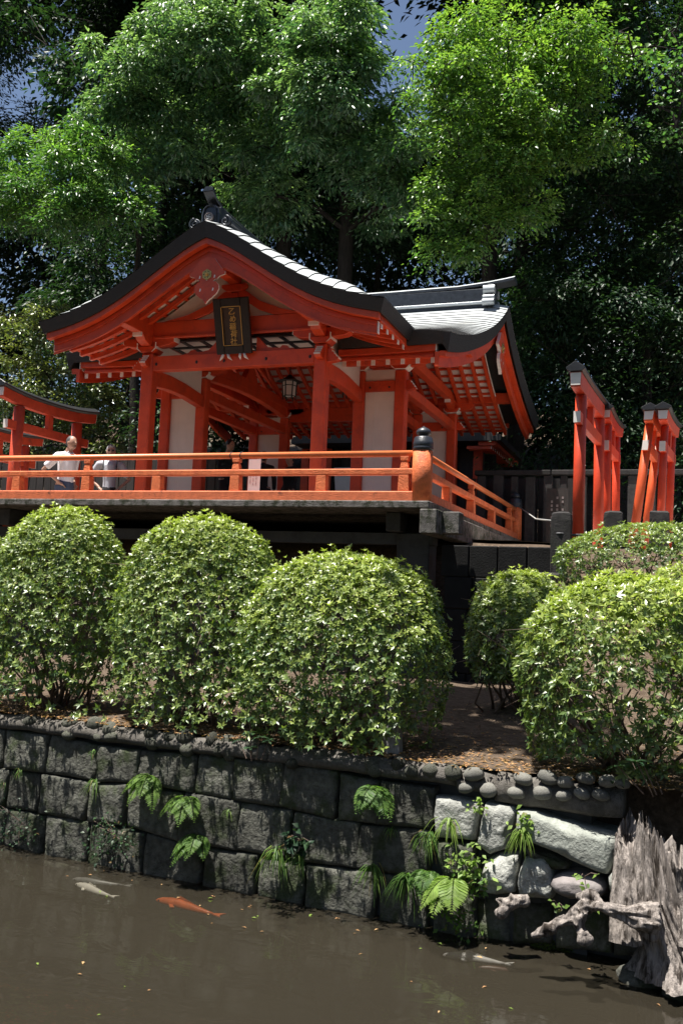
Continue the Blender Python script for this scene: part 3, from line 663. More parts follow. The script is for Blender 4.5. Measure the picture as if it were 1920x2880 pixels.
part('ridge_pole', pole([XC + x for x in (-3.88, -3.7, -3.4, -2.8, -1.5, 0, 1.5, 2.8, 3.4, 3.7, 3.88)], YR, lambda x: 8.17 + 0.13 * max(0, (abs(x - XC) - 2.2) / 1.7) ** 2.2, 0.17), ['bronze', 'roof'], rid, bevel=0)  # pale top faces paint in the highlight along the dark pole
def oni(side):
    p = Vector((XC + side * 3.44, YR, 0)); q = MB(); q.box(p.x - .06, p.x + .06, YR - .20, YR + .20, 7.82, 8.24); o = part('ridge_end_ornament', q, 'bronze', rid, bevel=0.015)
    for sy in (-1, 1):
        for (yy, zz_, r) in ((.19, 8.13, .085), (.23, 7.97, .05), (.27, 7.87, .06)):
            q = MB(); q.tube([(p.x - .13, YR + sy * yy, zz_), (p.x + .09, YR + sy * yy, zz_)], r, 14); part('scroll', q, 'ridgecap', o, bevel=0.004, smooth=False)
oni(1); oni(-1)

# eave boards and rafters of the main roof
def fascia(y, yt, dz0, dz1, hw, name, m='red', x0=None):
    mb = MB(); xs_ = np.linspace(-hw if x0 is None else x0, hw, 17)
    for x in xs_:
        lift = 0.03 * (abs(x) / 3.5) ** 6
        for yy, dz in ((y, dz0), (yt, dz0), (yt, dz1), (y, dz1)): mb.v.append((XC + float(x), yy, 6.345 + dz + lift))
    for i in range(16):
        for k in range(4): mb.f.append((i * 4 + k, i * 4 + (k + 1) % 4, (i + 1) * 4 + (k + 1) % 4, (i + 1) * 4 + k))
    mb.f += [(3, 2, 1, 0), (64, 65, 66, 67)]; mb.mi = [0] * len(mb.f); return part(name, mb, m, None, 0.004)
for h0, h1 in ((-3.24, -1.64), (1.64, 3.24)):
    fascia(13.95, 14.03, -0.225, -0.125, h1, 'eave_board', 'red', h0); fascia(14.03, 14.10, -0.285, -0.225, h1 - .04 * (h1 > 2), 'eave_board', 'red', h0 + .04 * (h0 < -2))
fascia(2 * YR - 14.03, 2 * YR - 13.95, -0.225, -0.125, 3.24, 'eave_board')
for s in (-1, 1):
    x = XC + s * 3.24
    bx('eave_board_end', x - .022 if s < 0 else x + .001, x - .001 if s < 0 else x + .022, 13.945, 14.10, 6.09, 6.235, 'whitepaint')
# soffit boards (white), battens and rafters follow the roof curve
def soffit_strip(y0, y1, n=14, xa=-3.22, xb=3.22):
    mb = MB(); ys = np.linspace(y0, y1, n)
    for y in ys:
        for x in (xa, xb): mb.v.append((XC + x, float(y), zm(float(y)) - 0.285))
    for i in range(n - 1): mb.f.append((2 * i, 2 * i + 1, 2 * i + 3, 2 * i + 2))
    mb.mi = [0] * len(mb.f); return part('soffit', mb, 'white', None, 0)
soffit_strip(14.02, 15.30, 6, -3.22, -1.62); soffit_strip(14.02, 15.30, 6, 1.62, 3.22); soffit_strip(15.30, YR); soffit_strip(YR, 20.68)
for side in (-1, 1):
    for k in range(17):
        y = YR + side * (0.12 + 0.2 * k); spans = ((-3.2, 3.2),) if y > 15.3 else ((-3.2, -1.62), (1.62, 3.2))
        for xa, xb in spans: part('batten', MB().box(XC + xa, XC + xb, y - .028, y + .028, zm(y) - 0.325, zm(y) - 0.287), 'red', None, 0)
def rafter(x, y0, y1, n=9, w=0.062, h=0.085, d0=0.33, caps=True, name='rafter'):
    mb = MB(); ys = np.linspace(y0, y1, n)
    for y in ys:
        z = zm(float(y)) - d0
        for dx, dz in ((-w / 2, -h), (w / 2, -h), (w / 2, 0), (-w / 2, 0)): mb.v.append((x + dx, float(y), z + dz))
    for i in range(n - 1):
        for k in range(4): mb.f.append((i * 4 + k, i * 4 + (k + 1) % 4, (i + 1) * 4 + (k + 1) % 4, (i + 1) * 4 + k))
    mb.f += [(3, 2, 1, 0), tuple((n - 1) * 4 + k for k in range(4))]; mb.mi = [0] * len(mb.f); o = part(name, mb, 'red', None, 0)
    if caps:
        y = y0; z = zm(y) - d0; s = -1 if y0 < YR else 1
        q = MB(); q.box(x - w / 2 - .002, x + w / 2 + .002, y - .012 if s < 0 else y + .0015, y - .0015 if s < 0 else y + .012, z - h - .002, z + .002); part('rafter_end', q, 'whitepaint', o, 0)
rx = np.arange(-13, 14) * 0.2445
for x in rx:
    rafter(XC + float(x), 14.06 if abs(x) > 1.64 else 15.32, YR - .05, caps=abs(x) > 1.64); rafter(XC + float(x), 20.64, YR + .05)
# gable-end barge boards of the main roof (both ends)
def barge(side):
    for (xo, th, d0, d1, nm) in ((-0.10, 0.10, 0.24, 0.33, 'barge_moulding'), (-0.20, 0.07, 0.25, 0.56, 'barge_board')):
        for half in (-1, 1):
            mb = MB(); n = 14
            for i in range(n + 1):
                y = YR + half * 3.42 * i / n; hw = half_w(y); z = zm(y); k = 1 if nm == 'barge_moulding' else (1 - 0.25 * i / n)
                for dx, dz in ((xo, d0), (xo - th, d0), (xo - th, d0 + (d1 - d0) * k), (xo, d0 + (d1 - d0) * k)): mb.v.append((XC + side * (hw + dx), y, z - dz))
            for i in range(n):
                for k in range(4): mb.f.append((i * 4 + k, i * 4 + (k + 1) % 4, (i + 1) * 4 + (k + 1) % 4, (i + 1) * 4 + k))
            mb.f += [(3, 2, 1, 0), tuple(n * 4 + k for k in range(4))]; mb.mi = [0] * len(mb.f); part(nm, mb, 'red', None, 0.003)
barge(1); barge(-1)
# purlins
for y, z0, z1 in ((15.4, 6.40, 6.60), (19.3, 6.40, 6.60), (YR, 7.16, 7.36)):
    bx('purlin', XC - 3.5, XC + 3.5, y - .10, y + .10, z0, z1)

# ---- hall posts, panels, beams
HXo, HXi = 2.29, 1.545
for yrow in (15.4, 19.3):
    for sx in (-1, 1):
        for hx in (HXo, HXi):
            x = XC + sx * hx; p = bx('post', x - .10, x + .10, yrow - .10, yrow + .10, DK + .025, 6.20, bevel=0.02)
            mb = MB(); mb.prism([(-.16, .10), (-.16, .06), (-.10, 0), (.10, 0), (.16, .06), (.16, .10)], lambda a, b: (x + a, yrow - .13, 6.205 + b), lambda a, b: (x + a, yrow + .13, 6.205 + b), 0, 1); part('bearing_block', mb, ['red', 'whitepaint'], p)
            for e in (-1, 1):
                mb = MB(); mb.box(x + e * .162 if e > 0 else x + e * .172, x + e * .172 if e > 0 else x + e * .162, yrow - .128, yrow + .128, 6.268, 6.303); part('white_tip', mb, 'whitepaint', p, 0)
                mb = MB(); mb.prism([(0.102, 0.0), (0.165, 0.05), (0.165, 0.058), (0.102, 0.012)], lambda a, b: (x + e * a, yrow - .1305, 6.205 + b), lambda a, b: (x + e * a, yrow - .1285, 6.205 + b)); part('white_tip', mb, 'whitepaint', p, 0)
            # boat-shaped arm
            mb = MB(); prof = [(-.46, .09), (-.46, .03), (-.36, -.03), (-.2, -.05), (.2, -.05), (.36, -.03), (.46, .03), (.46, .09)]
            mb.prism(prof, lambda a, b: (x + a, yrow - .07, 6.31 + b), lambda a, b: (x + a, yrow + .07, 6.31 + b)); part('bracket_arm', mb, 'red')
        x0, x1 = sorted((XC + sx * (HXi + .102), XC + sx * (HXo - .102)))
        w = (x1 - x0) / 3
        for k in range(3): bx('wall_panel', x0 + k * w + .0006, x0 + (k + 1) * w - .0006, yrow - .030 + .0015 * (k % 2), yrow + .03, DK + .10, 5.83, 'white', None, 0)
        bx('sill', x0, x1, yrow - .05, yrow + .05, DK + .025, DK + .098)
        bx('upper_panel', x0, x1, yrow - .03, yrow + .03, 6.022, 6.22, 'white', None, 0)
        e0, e1 = (XC + sx * (HXi - .11), XC + sx * (HXo + .28)); e0, e1 = sorted((e0, e1))
        bx('tie_beam', x0, x1, yrow - .075, yrow + .075, 5.832, 6.02)
        for q in (0.18, 0.82): part('nail_cover', MB().sphere((x0 + (x1 - x0) * q, yrow - .078, 5.90), .018, 8, 6), 'black', None, 0)
        # stepped nose poking out beyond the outer post
        xo = XC + sx * (HXo + .10); mb = MB()
        mb.prism([(0.001, 0), (.17, 0.03), (.17, .05), (.14, .06), (.14, .09), (.11, .10), (.11, .13), (.08, .14), (.08, .18), (0.001, .18)], lambda a, b: (xo + sx * a, yrow - .055, 5.84 + b), lambda a, b: (xo + sx * a, yrow + .055, 5.84 + b)); nose = part('beam_nose', mb)
        for k, (a, b) in enumerate(((.171, .012), (.141, .062), (.111, .102), (.081, .142))):
            mb = MB(); xx = sorted((xo + sx * a, xo + sx * (a + .004))); mb.box(xx[0], xx[1], yrow - .054, yrow + .054, 5.84 + b + .022 * (k == 0), 5.84 + b + .026); part('white_tip', mb, 'whitepaint', nose, 0)
# beams running back between the rows
for sx in (-1, 1):
    for hx in (HXo, HXi):
        x = XC + sx * hx; bx('side_beam', x - .07, x + .07, 15.51, 19.19, 5.84, 6.01)
    x = XC + sx * HXo; bx('plate_beam', x - .075, x + .075, 15.0, 19.75, 6.415, 6.59)
    for yr_ in (15.4, 19.3):
        a_ = part('bracket_arm', MB().prism([(yr_ + .10, 6.26), (yr_ - .30, 6.28), (yr_ - .44, 6.33), (yr_ - .50, 6.413), (yr_ + .10, 6.413)], lambda a, b: (x - .06, a, b), lambda a, b: (x + .06, a, b)))
        part('white_tip', MB().box(x - .058, x + .058, yr_ - .53, yr_ - .5015, 6.35, 6.43), 'whitepaint', a_, 0)
    for y in (15.2, 19.5):
        pass
    # diagonal braces under the side beam
    bx('tie_beam', *(sorted((XC + sx * (HXo - .08), XC + sx * (HXo + .08)))), 15.0, 15.29, 6.31, 6.40)
for x in (-HXi, HXi):
    mb = MB(); n = 10; prof = []
    for i in range(n + 1): t = i / n; prof.append((15.5 + 3.7 * t, 6.20 + 0.10 * math.sin(math.pi * t)))
    poly = prof + [(19.2, 6.40)] + [(15.5, 6.40)]
    mb.prism(poly, lambda a, b: (XC + x - .08, a, b), lambda a, b: (XC + x + .08, a, b)); part('rainbow_beam', mb)
    mb = MB(); mb.prism([(17.05, 6.60), (17.65, 6.60), (17.45, 6.9), (17.42, 7.16), (17.28, 7.16), (17.25, 6.9)], lambda a, b: (XC + x - .06, a, b), lambda a, b: (XC + x + .06, a, b)); part('strut', mb)
    for s in (-1, 1):
        mb = MB(); mb.bar((XC + x, YR + s * .12, 7.10), (XC + x, YR + s * 1.75, 6.62), 0.07, 0.12); part('gable_rafter_brace', mb)
    bx('cross_tie', XC + x - .079, XC + x + .079, 15.5, 19.2, 6.402, 6.598)
for yrow in (19.3,):
    bx('head_beam', XC - HXi + .12, XC + HXi - .12, yrow - .07, yrow + .07, 6.10, 6.395)

# rear sanctuary behind the open hall, deep in shade
rear = thing('inner_shrine', 'dim red inner shrine with white rafter tips standing behind the pavilion', 'shrine', (XC, 24, DK))
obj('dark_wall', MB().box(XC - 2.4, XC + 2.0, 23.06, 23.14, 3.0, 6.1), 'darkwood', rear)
obj('wall_panel', MB().box(XC - 1.75, XC - .6, 22.95, 23.0, 3.6, 5.6), 'white', rear)
for x in (-2.5, -1.85, -.5, 1.47, 2.1): obj('post', MB().box(XC + x - .1, XC + x + .1, 22.9, 23.1, 3.0, 6.1), 'red', rear)
for z in (4.6, 5.65): obj('tie_beam', MB().box(XC - .4, XC + 1.37, 22.95, 23.05, z, z + .2), 'red', rear)
mb = MB()
mb.prism([(-2.7, 6.30), (-2.7, 6.16), (2.75, 6.16), (2.75, 6.30), (0, 7.3)], lambda a, b: (XC + a, 22.4, b), lambda a, b: (XC + a, 26, b)); obj('roof', mb, 'roofedge', rear)
obj('eave_board', MB().box(XC + 2.2, XC + 2.62, 22.5, 25.9, 6.06, 6.155), 'red', rear)
for k in range(13):
    y = 22.55 + k * .26; r_ = obj('rafter', MB().box(XC + 1.9, XC + 2.5, y, y + .06, 5.98, 6.055), 'red', rear); obj('rafter_end', MB().box(XC + 2.502, XC + 2.51, y, y + .06, 5.98, 6.055), 'whitepaint', r_)
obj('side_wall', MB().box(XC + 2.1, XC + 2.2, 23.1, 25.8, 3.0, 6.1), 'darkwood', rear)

# ---- porch roof (front gable)
def yend(s): return min(zm_inv(zp(s) - 0.06) + 0.05, YR - .2)
def ptop(t, s):
    """t 0..1 from the front edge back to the main roof"""
    y = YB + (yend(s) - YB) * t; return (XC + s, y, zp(s) + mino(y - YB, 0.75, (0.14 + 0.06 * abs(s)) * (1 - float(smoothstep(2.1, 2.88, abs(s))))))
TT = [0, .04, .08, .13, .19, .26, .36, .5, .75, 1]
SS = [-2.9 + 5.8 * i / 48 for i in range(49)]
EDGE = lambda s: 0.228 - 0.045 * (abs(s) / 2.9)
mb = MB()
for s in SS:
    for t in TT: mb.v.append(ptop(t, s))
    for t in TT: x, y, z = ptop(t, s); mb.v.append((x - (math.copysign(.06, s) if abs(s) > 2.89 else 0), y + (.06 if t == 0 else 0), zp(s) - EDGE(s)))
nT = len(TT); row = 2 * nT
for j in range(len(SS) - 1):
    for i in range(nT - 1):
        a = j * row + i; mb.f.append((a, a + 1, a + row + 1, a + row)); b = a + nT; mb.f.append((b, b + row, b + row + 1, b + 1))
    for i in (0, nT - 1): a = j * row + i; mb.f.append((a, a + row, a + row + nT, a + nT))
for j in (0, len(SS) - 1):
    for i in range(nT - 1): a = j * row + i; mb.f.append((a, a + nT, a + nT + 1, a + 1))
mb.mi = [0] * len(mb.f)
porch = part('porch_roof', mb, 'roofedge', bevel=0)
ncp = 15
for side in (-1, 1):
    for k in range(ncp):
        s0 = 2.9 * (1 - k / ncp); s1 = 2.9 * (1 - (k + 1) / ncp)
        course(lambda t, s: ptop(t, s), side * s0, side * s1, TT, 0.022, 'roof', porch)
# ridge of the porch with its end ornament
mb = MB(); mb.box(XC - .15, XC + .15, YB + .24, YR - .3, 7.80, 8.175); prg = part('ridge', mb, 'bronze', porch, bevel=0.01)
mb = MB(); mb.box(XC - .19, XC + .19, YB + .26, YR - .3, 7.93, 7.985); part('ridge_band', mb, 'bronze', prg, bevel=0.01)
mb = MB(); q = [(YB + .06, 8.36), (YB + .22, 8.25), (YB + .5, 8.185), (YB + 1.1, 8.175), (YR - .4, 8.175)]
for y, z in q:
    for dx, dz in ((-.085, 0), (.085, 0), (.085, .045), (.05, .085), (-.05, .085), (-.085, .045)): mb.v.append((XC + dx, y, z + dz))
for i in range(len(q) - 1):
    for k in range(6): mb.f.append((i * 6 + k, i * 6 + (k + 1) % 6, (i + 1) * 6 + (k + 1) % 6, (i + 1) * 6 + k))
mb.f += [(5, 4, 3, 2, 1, 0), tuple((len(q) - 1) * 6 + k for k in range(6))]; mb.mi = [0] * len(mb.f); part('ridge_pole', mb, 'bronze', prg, bevel=0.008)
arch = [(-.155, 0), (-.155, .26), (-.13, .35), (-.07, .40), (.07, .40), (.13, .35), (.155, .26), (.155, 0)]
oy = YB + .16
mb = MB(); mb.prism(arch, lambda a, b: (XC + a, oy, 7.79 + b), lambda a, b: (XC + a, oy + .12, 7.79 + b)); on = part('ridge_end_ornament', mb, 'bronze', prg, bevel=0.02)
arch2 = [(a * .72, .03 + b * .86) for a, b in arch]
for i in range(len(arch2) - 1):
    mb = MB(); a, b = arch2[i], arch2[i + 1]; mb.tube([(XC + a[0], oy - .012, 7.79 + a[1]), (XC + b[0], oy - .012, 7.79 + b[1])], .012, 6); part('moulding', mb, 'bronze', on, 0)
mb = MB(); mb.tube([(XC, oy - .03, 7.98), (XC, oy - .001, 7.98)], .075, 24); part('crest_disc', mb, 'bronzegrey', on, 0.006)
mb = MB(); mb.tube([(XC + .065 * math.cos(a), oy - .034, 7.98 + .065 * math.sin(a)) for a in np.linspace(0, 2 * math.pi, 21)], .008, 6); part('crest_ring', mb, 'bronzegrey', on, 0)
mb = MB()
for a in range(4):
    ca, sa = math.cos(a * math.pi / 2), math.sin(a * math.pi / 2); g = lambda x, z: (XC + ca * x - sa * z, oy - .036, 7.98 + sa * x + ca * z)
    mb.tube([g(0, 0), g(.034, 0), g(.034, -.032) if False else g(.034, -.030)], .006, 5)
part('crest_mark', mb, 'ridgecap', on, 0)
def scroll(cx, cz, r, sgn, turns=1.6):
    mb = MB(); pts = []; n = 30
    for i in range(n + 1): t = i / n; a = math.pi * .5 + sgn * t * turns * 2 * math.pi; rr = r * (1 - .82 * t); pts.append((XC + cx + rr * math.cos(a), oy + .01, 7.79 + cz + rr * math.sin(a)))
    mb.tube(pts, [.020 - .010 * i / n for i in range(n + 1)], 7); part('scroll', mb, 'bronze', on, 0, True)
for sgn in (-1, 1):
    mb = MB(); mb.tube([(XC + sgn * .27, oy + .03, 7.905), (XC + sgn * .27, oy + .42, 7.905)], .098, 18); part('scroll_drum', mb, 'bronze', on, 0.01)
    scroll(sgn * .27, .115, .085, -sgn)
    mb = MB(); mb.tube([(XC + sgn * .16, oy + .02, 7.80), (XC + sgn * .24, oy + .02, 7.755), (XC + sgn * .33, oy + .02, 7.765), (XC + sgn * .41, oy + .02, 7.695), (XC + sgn * .48, oy + .02, 7.645), (XC + sgn * .55, oy + .02, 7.655)], [.03, .034, .03, .03, .03, .02], 8); part('scroll', mb, 'bronze', on, 0, True)
    mb = MB(); mb.prism([(.14, .03), (.20, .05), (.38, -.05), (.55, -.16), (.52, -.20), (.3, -.13), (.14, -.03)], lambda a, b: (XC + sgn * a, oy + .03, 7.80 + b), lambda a, b: (XC + sgn * a, oy + .22, 7.80 + b)); part('scroll_base', mb, 'bronze', on, 0.008)
# barge boards with moulding, following the gable curve
def pbarge(y0, y1, d0, d1, smax, name, m='red', bev=0.003, n=20, taper=0.0):
    for side in (-1, 1):
        mb = MB()
        for i in range(n + 1):
            s = smax * i / n; z = zp(s) - EDGE(s); k = 1 - taper * i / n
            for yy, dz in ((y0, d0), (y1, d0), (y1, d0 + (d1 - d0) * k), (y0, d0 + (d1 - d0) * k)): mb.v.append((XC + side * (s + (0.0 if i else 0.0)), yy, z - dz))
        for i in range(n):
            for k in range(4): mb.f.append((i * 4 + k, i * 4 + (k + 1) % 4, (i + 1) * 4 + (k + 1) % 4, (i + 1) * 4 + k))
        mb.f += [(3, 2, 1, 0), tuple(n * 4 + k for k in range(4))]; mb.mi = [0] * len(mb.f); o = part(name, mb, m, None, bev)
    return o
pbarge(12.385, 12.50, 0.002, 0.095, 2.80, 'barge_moulding')
pbarge(12.525, 12.60, 0.0, 0.36, 2.74, 'barge_board', taper=0.22)
pbarge(12.505, 12.5245, 0.10, 0.175, 2.735, 'barge_strip')
pbarge(12.512, 12.5245, 0.30, 0.345, 2.735, 'barge_strip', taper=0.24)
for side in (-1, 1):
    z = zp(2.74) - EDGE(2.74); xx = sorted((XC + side * 2.7415, XC + side * 2.756)); bx('barge_end', xx[0], xx[1], 12.525, 12.602, z - .285, z - .10, 'whitepaint')
# porch soffit, battens, rafters
for side in (-1, 1):
    mb = MB(); n = 16
    for i in range(n + 1):
        s = 2.70 * i / n
        for y in (12.56, min(15.2, yend(s) + .35)): mb.v.append((XC + side * s, y, zp(s) - EDGE(s) - 0.045))
    for i in range(n): mb.f.append((2 * i, 2 * i + 1, 2 * i + 3, 2 * i + 2))
    mb.mi = [0] * n; part('porch_soffit', mb, 'white', None, 0)
    mb = MB()
    xx = sorted((XC + side * 2.70, XC + side * 2.79)); bx('porch_eave_board', xx[0], xx[1], 12.56, 14.35, zp(2.75) - EDGE(2.75) - .10, zp(2.75) - EDGE(2.75) - .004)
    for k in range(14):
        s = 0.12 + 0.195 * k
        if s > 2.66: break
        z = zp(s) - EDGE(s) - .047; y1 = min(15, yend(s) + .3); xx = sorted((XC + side * (s - .03), XC + side * (s + .03)))
        bx('batten', xx[0], xx[1], 12.56, y1, z - .035, z, bevel=0)
    for k in range(6):
        y = 12.70 + 0.285 * k; mb = MB(); n = 12; S0 = 0.0 if y < 13.3 else 1.62; S1 = 2.745 if y < 14.3 else 2.4; w = .075; h = .085
        for i in range(n + 1):
            s = S0 + (S1 - S0) * i / n; z = zp(s) - EDGE(s) - .083
            for yy, dz in ((-w / 2, -h), (w / 2, -h), (w / 2, 0), (-w / 2, 0)): mb.v.append((XC + side * s, y + yy, z + dz))
        for i in range(n):
            for q in range(4): mb.f.append((i * 4 + q, i * 4 + (q + 1) % 4, (i + 1) * 4 + (q + 1) % 4, (i + 1) * 4 + q))
        mb.f += [(3, 2, 1, 0), tuple(n * 4 + q for q in range(4))]; mb.mi = [0] * len(mb.f); o = part('porch_rafter', mb, 'red', None, 0)
        z = zp(S1) - EDGE(S1) - .083; xx = sorted((XC + side * (S1 + .0015), XC + side * (S1 + .013))); part('rafter_end', MB().box(xx[0], xx[1], y - w / 2 - .002, y + w / 2 + .002, z - h - .002, z + .002), 'whitepaint', o, 0)

# ---- porch frame
PY = 13.5
for sx in (-1, 1):
    x = XC + sx * HXi
    p = bx('porch_post', x - .105, x + .105, PY - .105, PY + .105, DK + .025, 6.18, bevel=0.022)
    bx('post_base', x - .14, x + .14, PY - .14, PY + .14, DK + .024, DK + .07, 'fencestone', p) if False else None
    mb = MB(); mb.prism([(-.17, .10), (-.17, .06), (-.105, 0), (.105, 0), (.17, .06), (.17, .10)], lambda a, b: (x + a, PY - .14, 6.185 + b), lambda a, b: (x + a, PY + .14, 6.185 + b)); part('bearing_block', mb, 'red', p)
    for e in (-1, 1):
        mb = MB(); xx = sorted((x + e * .172, x + e * .182)); mb.box(xx[0], xx[1], PY - .138, PY + .138, 6.245, 6.283); part('white_tip', mb, 'whitepaint', p, 0)
        mb = MB(); mb.prism([(0.107, 0.0), (0.185, 0.06), (0.185, .16), (.165, .16), (.165, 0.068), (0.107, 0.014)], lambda a, b: (x + e * a, PY - .1425, 6.185 + b), lambda a, b: (x + e * a, PY - .1405, 6.185 + b)); part('white_tip', mb, 'whitepaint', p, 0)
    prof = [(-.48, .145), (-.48, .06), (-.40, .015), (-.25, -.005), (.25, -.005), (.40, .015), (.48, .06), (.48, .145)]
    mb = MB(); mb.prism(prof, lambda a, b: (x + a, PY - .09, 6.292 + b), lambda a, b: (x + a, PY + .09, 6.292 + b)); arm = part('bracket_arm', mb)
    for e in (-1, 1):
        xx = sorted((x + e * .4815, x + e * .492)); part('white_tip', MB().box(xx[0], xx[1], PY - .088, PY + .088, 6.355, 6.435), 'whitepaint', arm, 0)
    # arm running forward under the purlin, with a white square end
    prof = [(.10, -.005), (-.18, .0), (-.33, .05), (-.42, .145), (.10, .145)]
    mb = MB(); mb.prism([(PY - .0 + a, 6.292 + b) for a, b in prof], lambda a, b: (x - .085, a, b), lambda a, b: (x + .085, a, b)); arm2 = part('bracket_arm', mb)
    part('white_tip', MB().box(x - .083, x + .083, PY - .452, PY - .4205, 6.375, 6.47), 'whitepaint', arm2, 0)
    bx('porch_purlin', x - .085, x + .085, 12.56, 15.28, 6.44, 6.70)
    # nose of the tie beam outside the post
    xo = x + sx * .105; mb = MB()
    mb.prism([(0.001, 0), (.15, 0.02), (.18, .05), (.18, .075), (.145, .085), (.145, .115), (.11, .125), (.11, .155), (.075, .165), (.075, .22), (0.001, .22)], lambda a, b: (xo + sx * a, PY - .065, 5.89 + b), lambda a, b: (xo + sx * a, PY + .065, 5.89 + b)); nose = part('beam_nose', mb)
    for k, (a, b) in enumerate(((.181, .05), (.146, .087), (.111, .127), (.076, .167))):
        xx = sorted((xo + sx * a, xo + sx * (a + .005))); part('white_tip', MB().box(xx[0], xx[1], PY - .064, PY + .064, 5.89 + b, 5.89 + b + .025), 'whitepaint', nose, 0)
    # nose pointing forward, with stepped white edges
    mb = MB(); mb.prism([(0.106, .0), (.20, .015), (.24, .05), (.24, .08), (.20, .095), (.20, .12), (.165, .135), (.165, .16), (.13, .175), (.13, .22), (.106, .22)], lambda a, b: (x - .055, PY - a, 5.93 + b), lambda a, b: (x + .055, PY - a, 5.93 + b)); nf = part('beam_nose', mb)
    for k, (a, b) in enumerate(((.241, .05), (.201, .096), (.166, .136), (.131, .176))):
        part('white_tip', MB().box(x - .054, x + .054, PY - a - .005, PY - a, 5.93 + b, 5.93 + b + .026), 'whitepaint', nf, 0)
    # curved tie back to the hall with white plaster above it
    mb = MB(); poly = [(PY + .11, 5.66), (14.1, 5.70), (14.6, 5.70), (15.28, 5.64), (15.28, 5.86), (14.6, 5.93), (14.1, 5.95), (PY + .11, 5.93)]
    mb.prism(poly, lambda a, b: (x - .075, a, b), lambda a, b: (x + .075, a, b)); part('link_beam', mb)
    mb = MB(); mb.prism([(PY + .12, 5.935), (14.1, 5.955), (14.6, 5.935), (15.27, 5.87), (15.27, 6.43), (PY + .12, 6.43)], lambda a, b: (x - .02, a, b), lambda a, b: (x + .02, a, b)); part('side_plaster', mb, 'white', None, 0)
bx('porch_tie_beam', XC - HXi + .107, XC + HXi - .107, PY - .085, PY + .085, 5.88, 6.12)
for q in (-1.37, -.62, -.12, .62, 1.37): part('nail_cover', MB().sphere((XC + q, PY - .09, 5.985), (.022, .014, .028), 8, 6), 'black', None, 0)
bx('porch_head_beam', XC - HXi + .087, XC + HXi - .087, PY - .08, PY + .08, 6.445, 6.70); bx('porch_head_sill', XC - HXi + .087, XC + HXi - .087, PY - .105, PY - .082, 6.41, 6.45)
# scalloped carved rail on the tie beam
for sgn in (-1, 1):
    mb = MB(); mb.prism([(.33, 0), (1.0, 0), (.97, .03), (.90, .035), (.86, .075), (.78, .085), (.74, .045), (.62, .05), (.52, .07), (.45, .14), (.38, .22), (.33, .24)], lambda a, b: (XC + .09 + sgn * a, PY - .045, 6.122 + b), lambda a, b: (XC + .09 + sgn * a, PY + .02, 6.122 + b)); part('carved_rail', mb, 'red', None, 0.004)
# gable plaster and struts
mb = MB(); poly = [(-1.85, 6.70), (1.85, 6.70)] + [(s, zp(s) - EDGE(s) - .10) for s in np.linspace(1.85, -1.85, 15).tolist()]
poly = [(a, max(b, 6.701)) for a, b in poly]
mb.prism(poly, lambda a, b: (XC + a, PY - .02, b), lambda a, b: (XC + a, PY + .02, b)); part('gable_plaster', mb, 'white', None, 0)
for sgn in (-1, 1):
    mb = MB(); mb.prism([(.06, 7.02), (.06, 7.16), (.20, 7.13), (.45, 6.95), (.85, 6.79), (1.28, 6.705), (.72, 6.705), (.45, 6.80), (.2, 6.96)], lambda a, b: (XC + sgn * a, PY - .075, b), lambda a, b: (XC + sgn * a, PY - .025, b)); part('gable_strut', mb)
bx('king_strut', XC - .06, XC + .06, PY - .09, PY - .025, 6.705, 7.10)
mb = MB(); mb.prism([(-.22, 7.24), (-.22, 7.19), (-.12, 7.12), (.12, 7.12), (.22, 7.19), (.22, 7.24)], lambda a, b: (XC + a, PY - .12, b), lambda a, b: (XC + a, PY - .022, b)); part('bracket_arm', mb)
bx('ridge_purlin', XC - .085, XC + .085, 12.56, 15.2, 7.25, 7.43)
# coffered ceiling of the porch: black lattice, white boards
for i in range(8):
    for j in range(4):
        bx('ceiling_panel', XC - 1.42 + i * .357, XC - 1.42 + i * .357 + .353, 13.63 + j * .42, 13.63 + j * .42 + .416, 6.432, 6.442, 'white', None, 0)
for i in range(9): bx('lattice_bar', XC - 1.46 + i * .357, XC - 1.39 + i * .357, 13.61, 15.28, 6.412, 6.431, 'black', None, 0)
for j in range(5): bx('lattice_bar', XC - 1.45, XC + 1.45, 13.60 + j * .42, 13.67 + j * .42, 6.405, 6.429, 'black', None, 0)
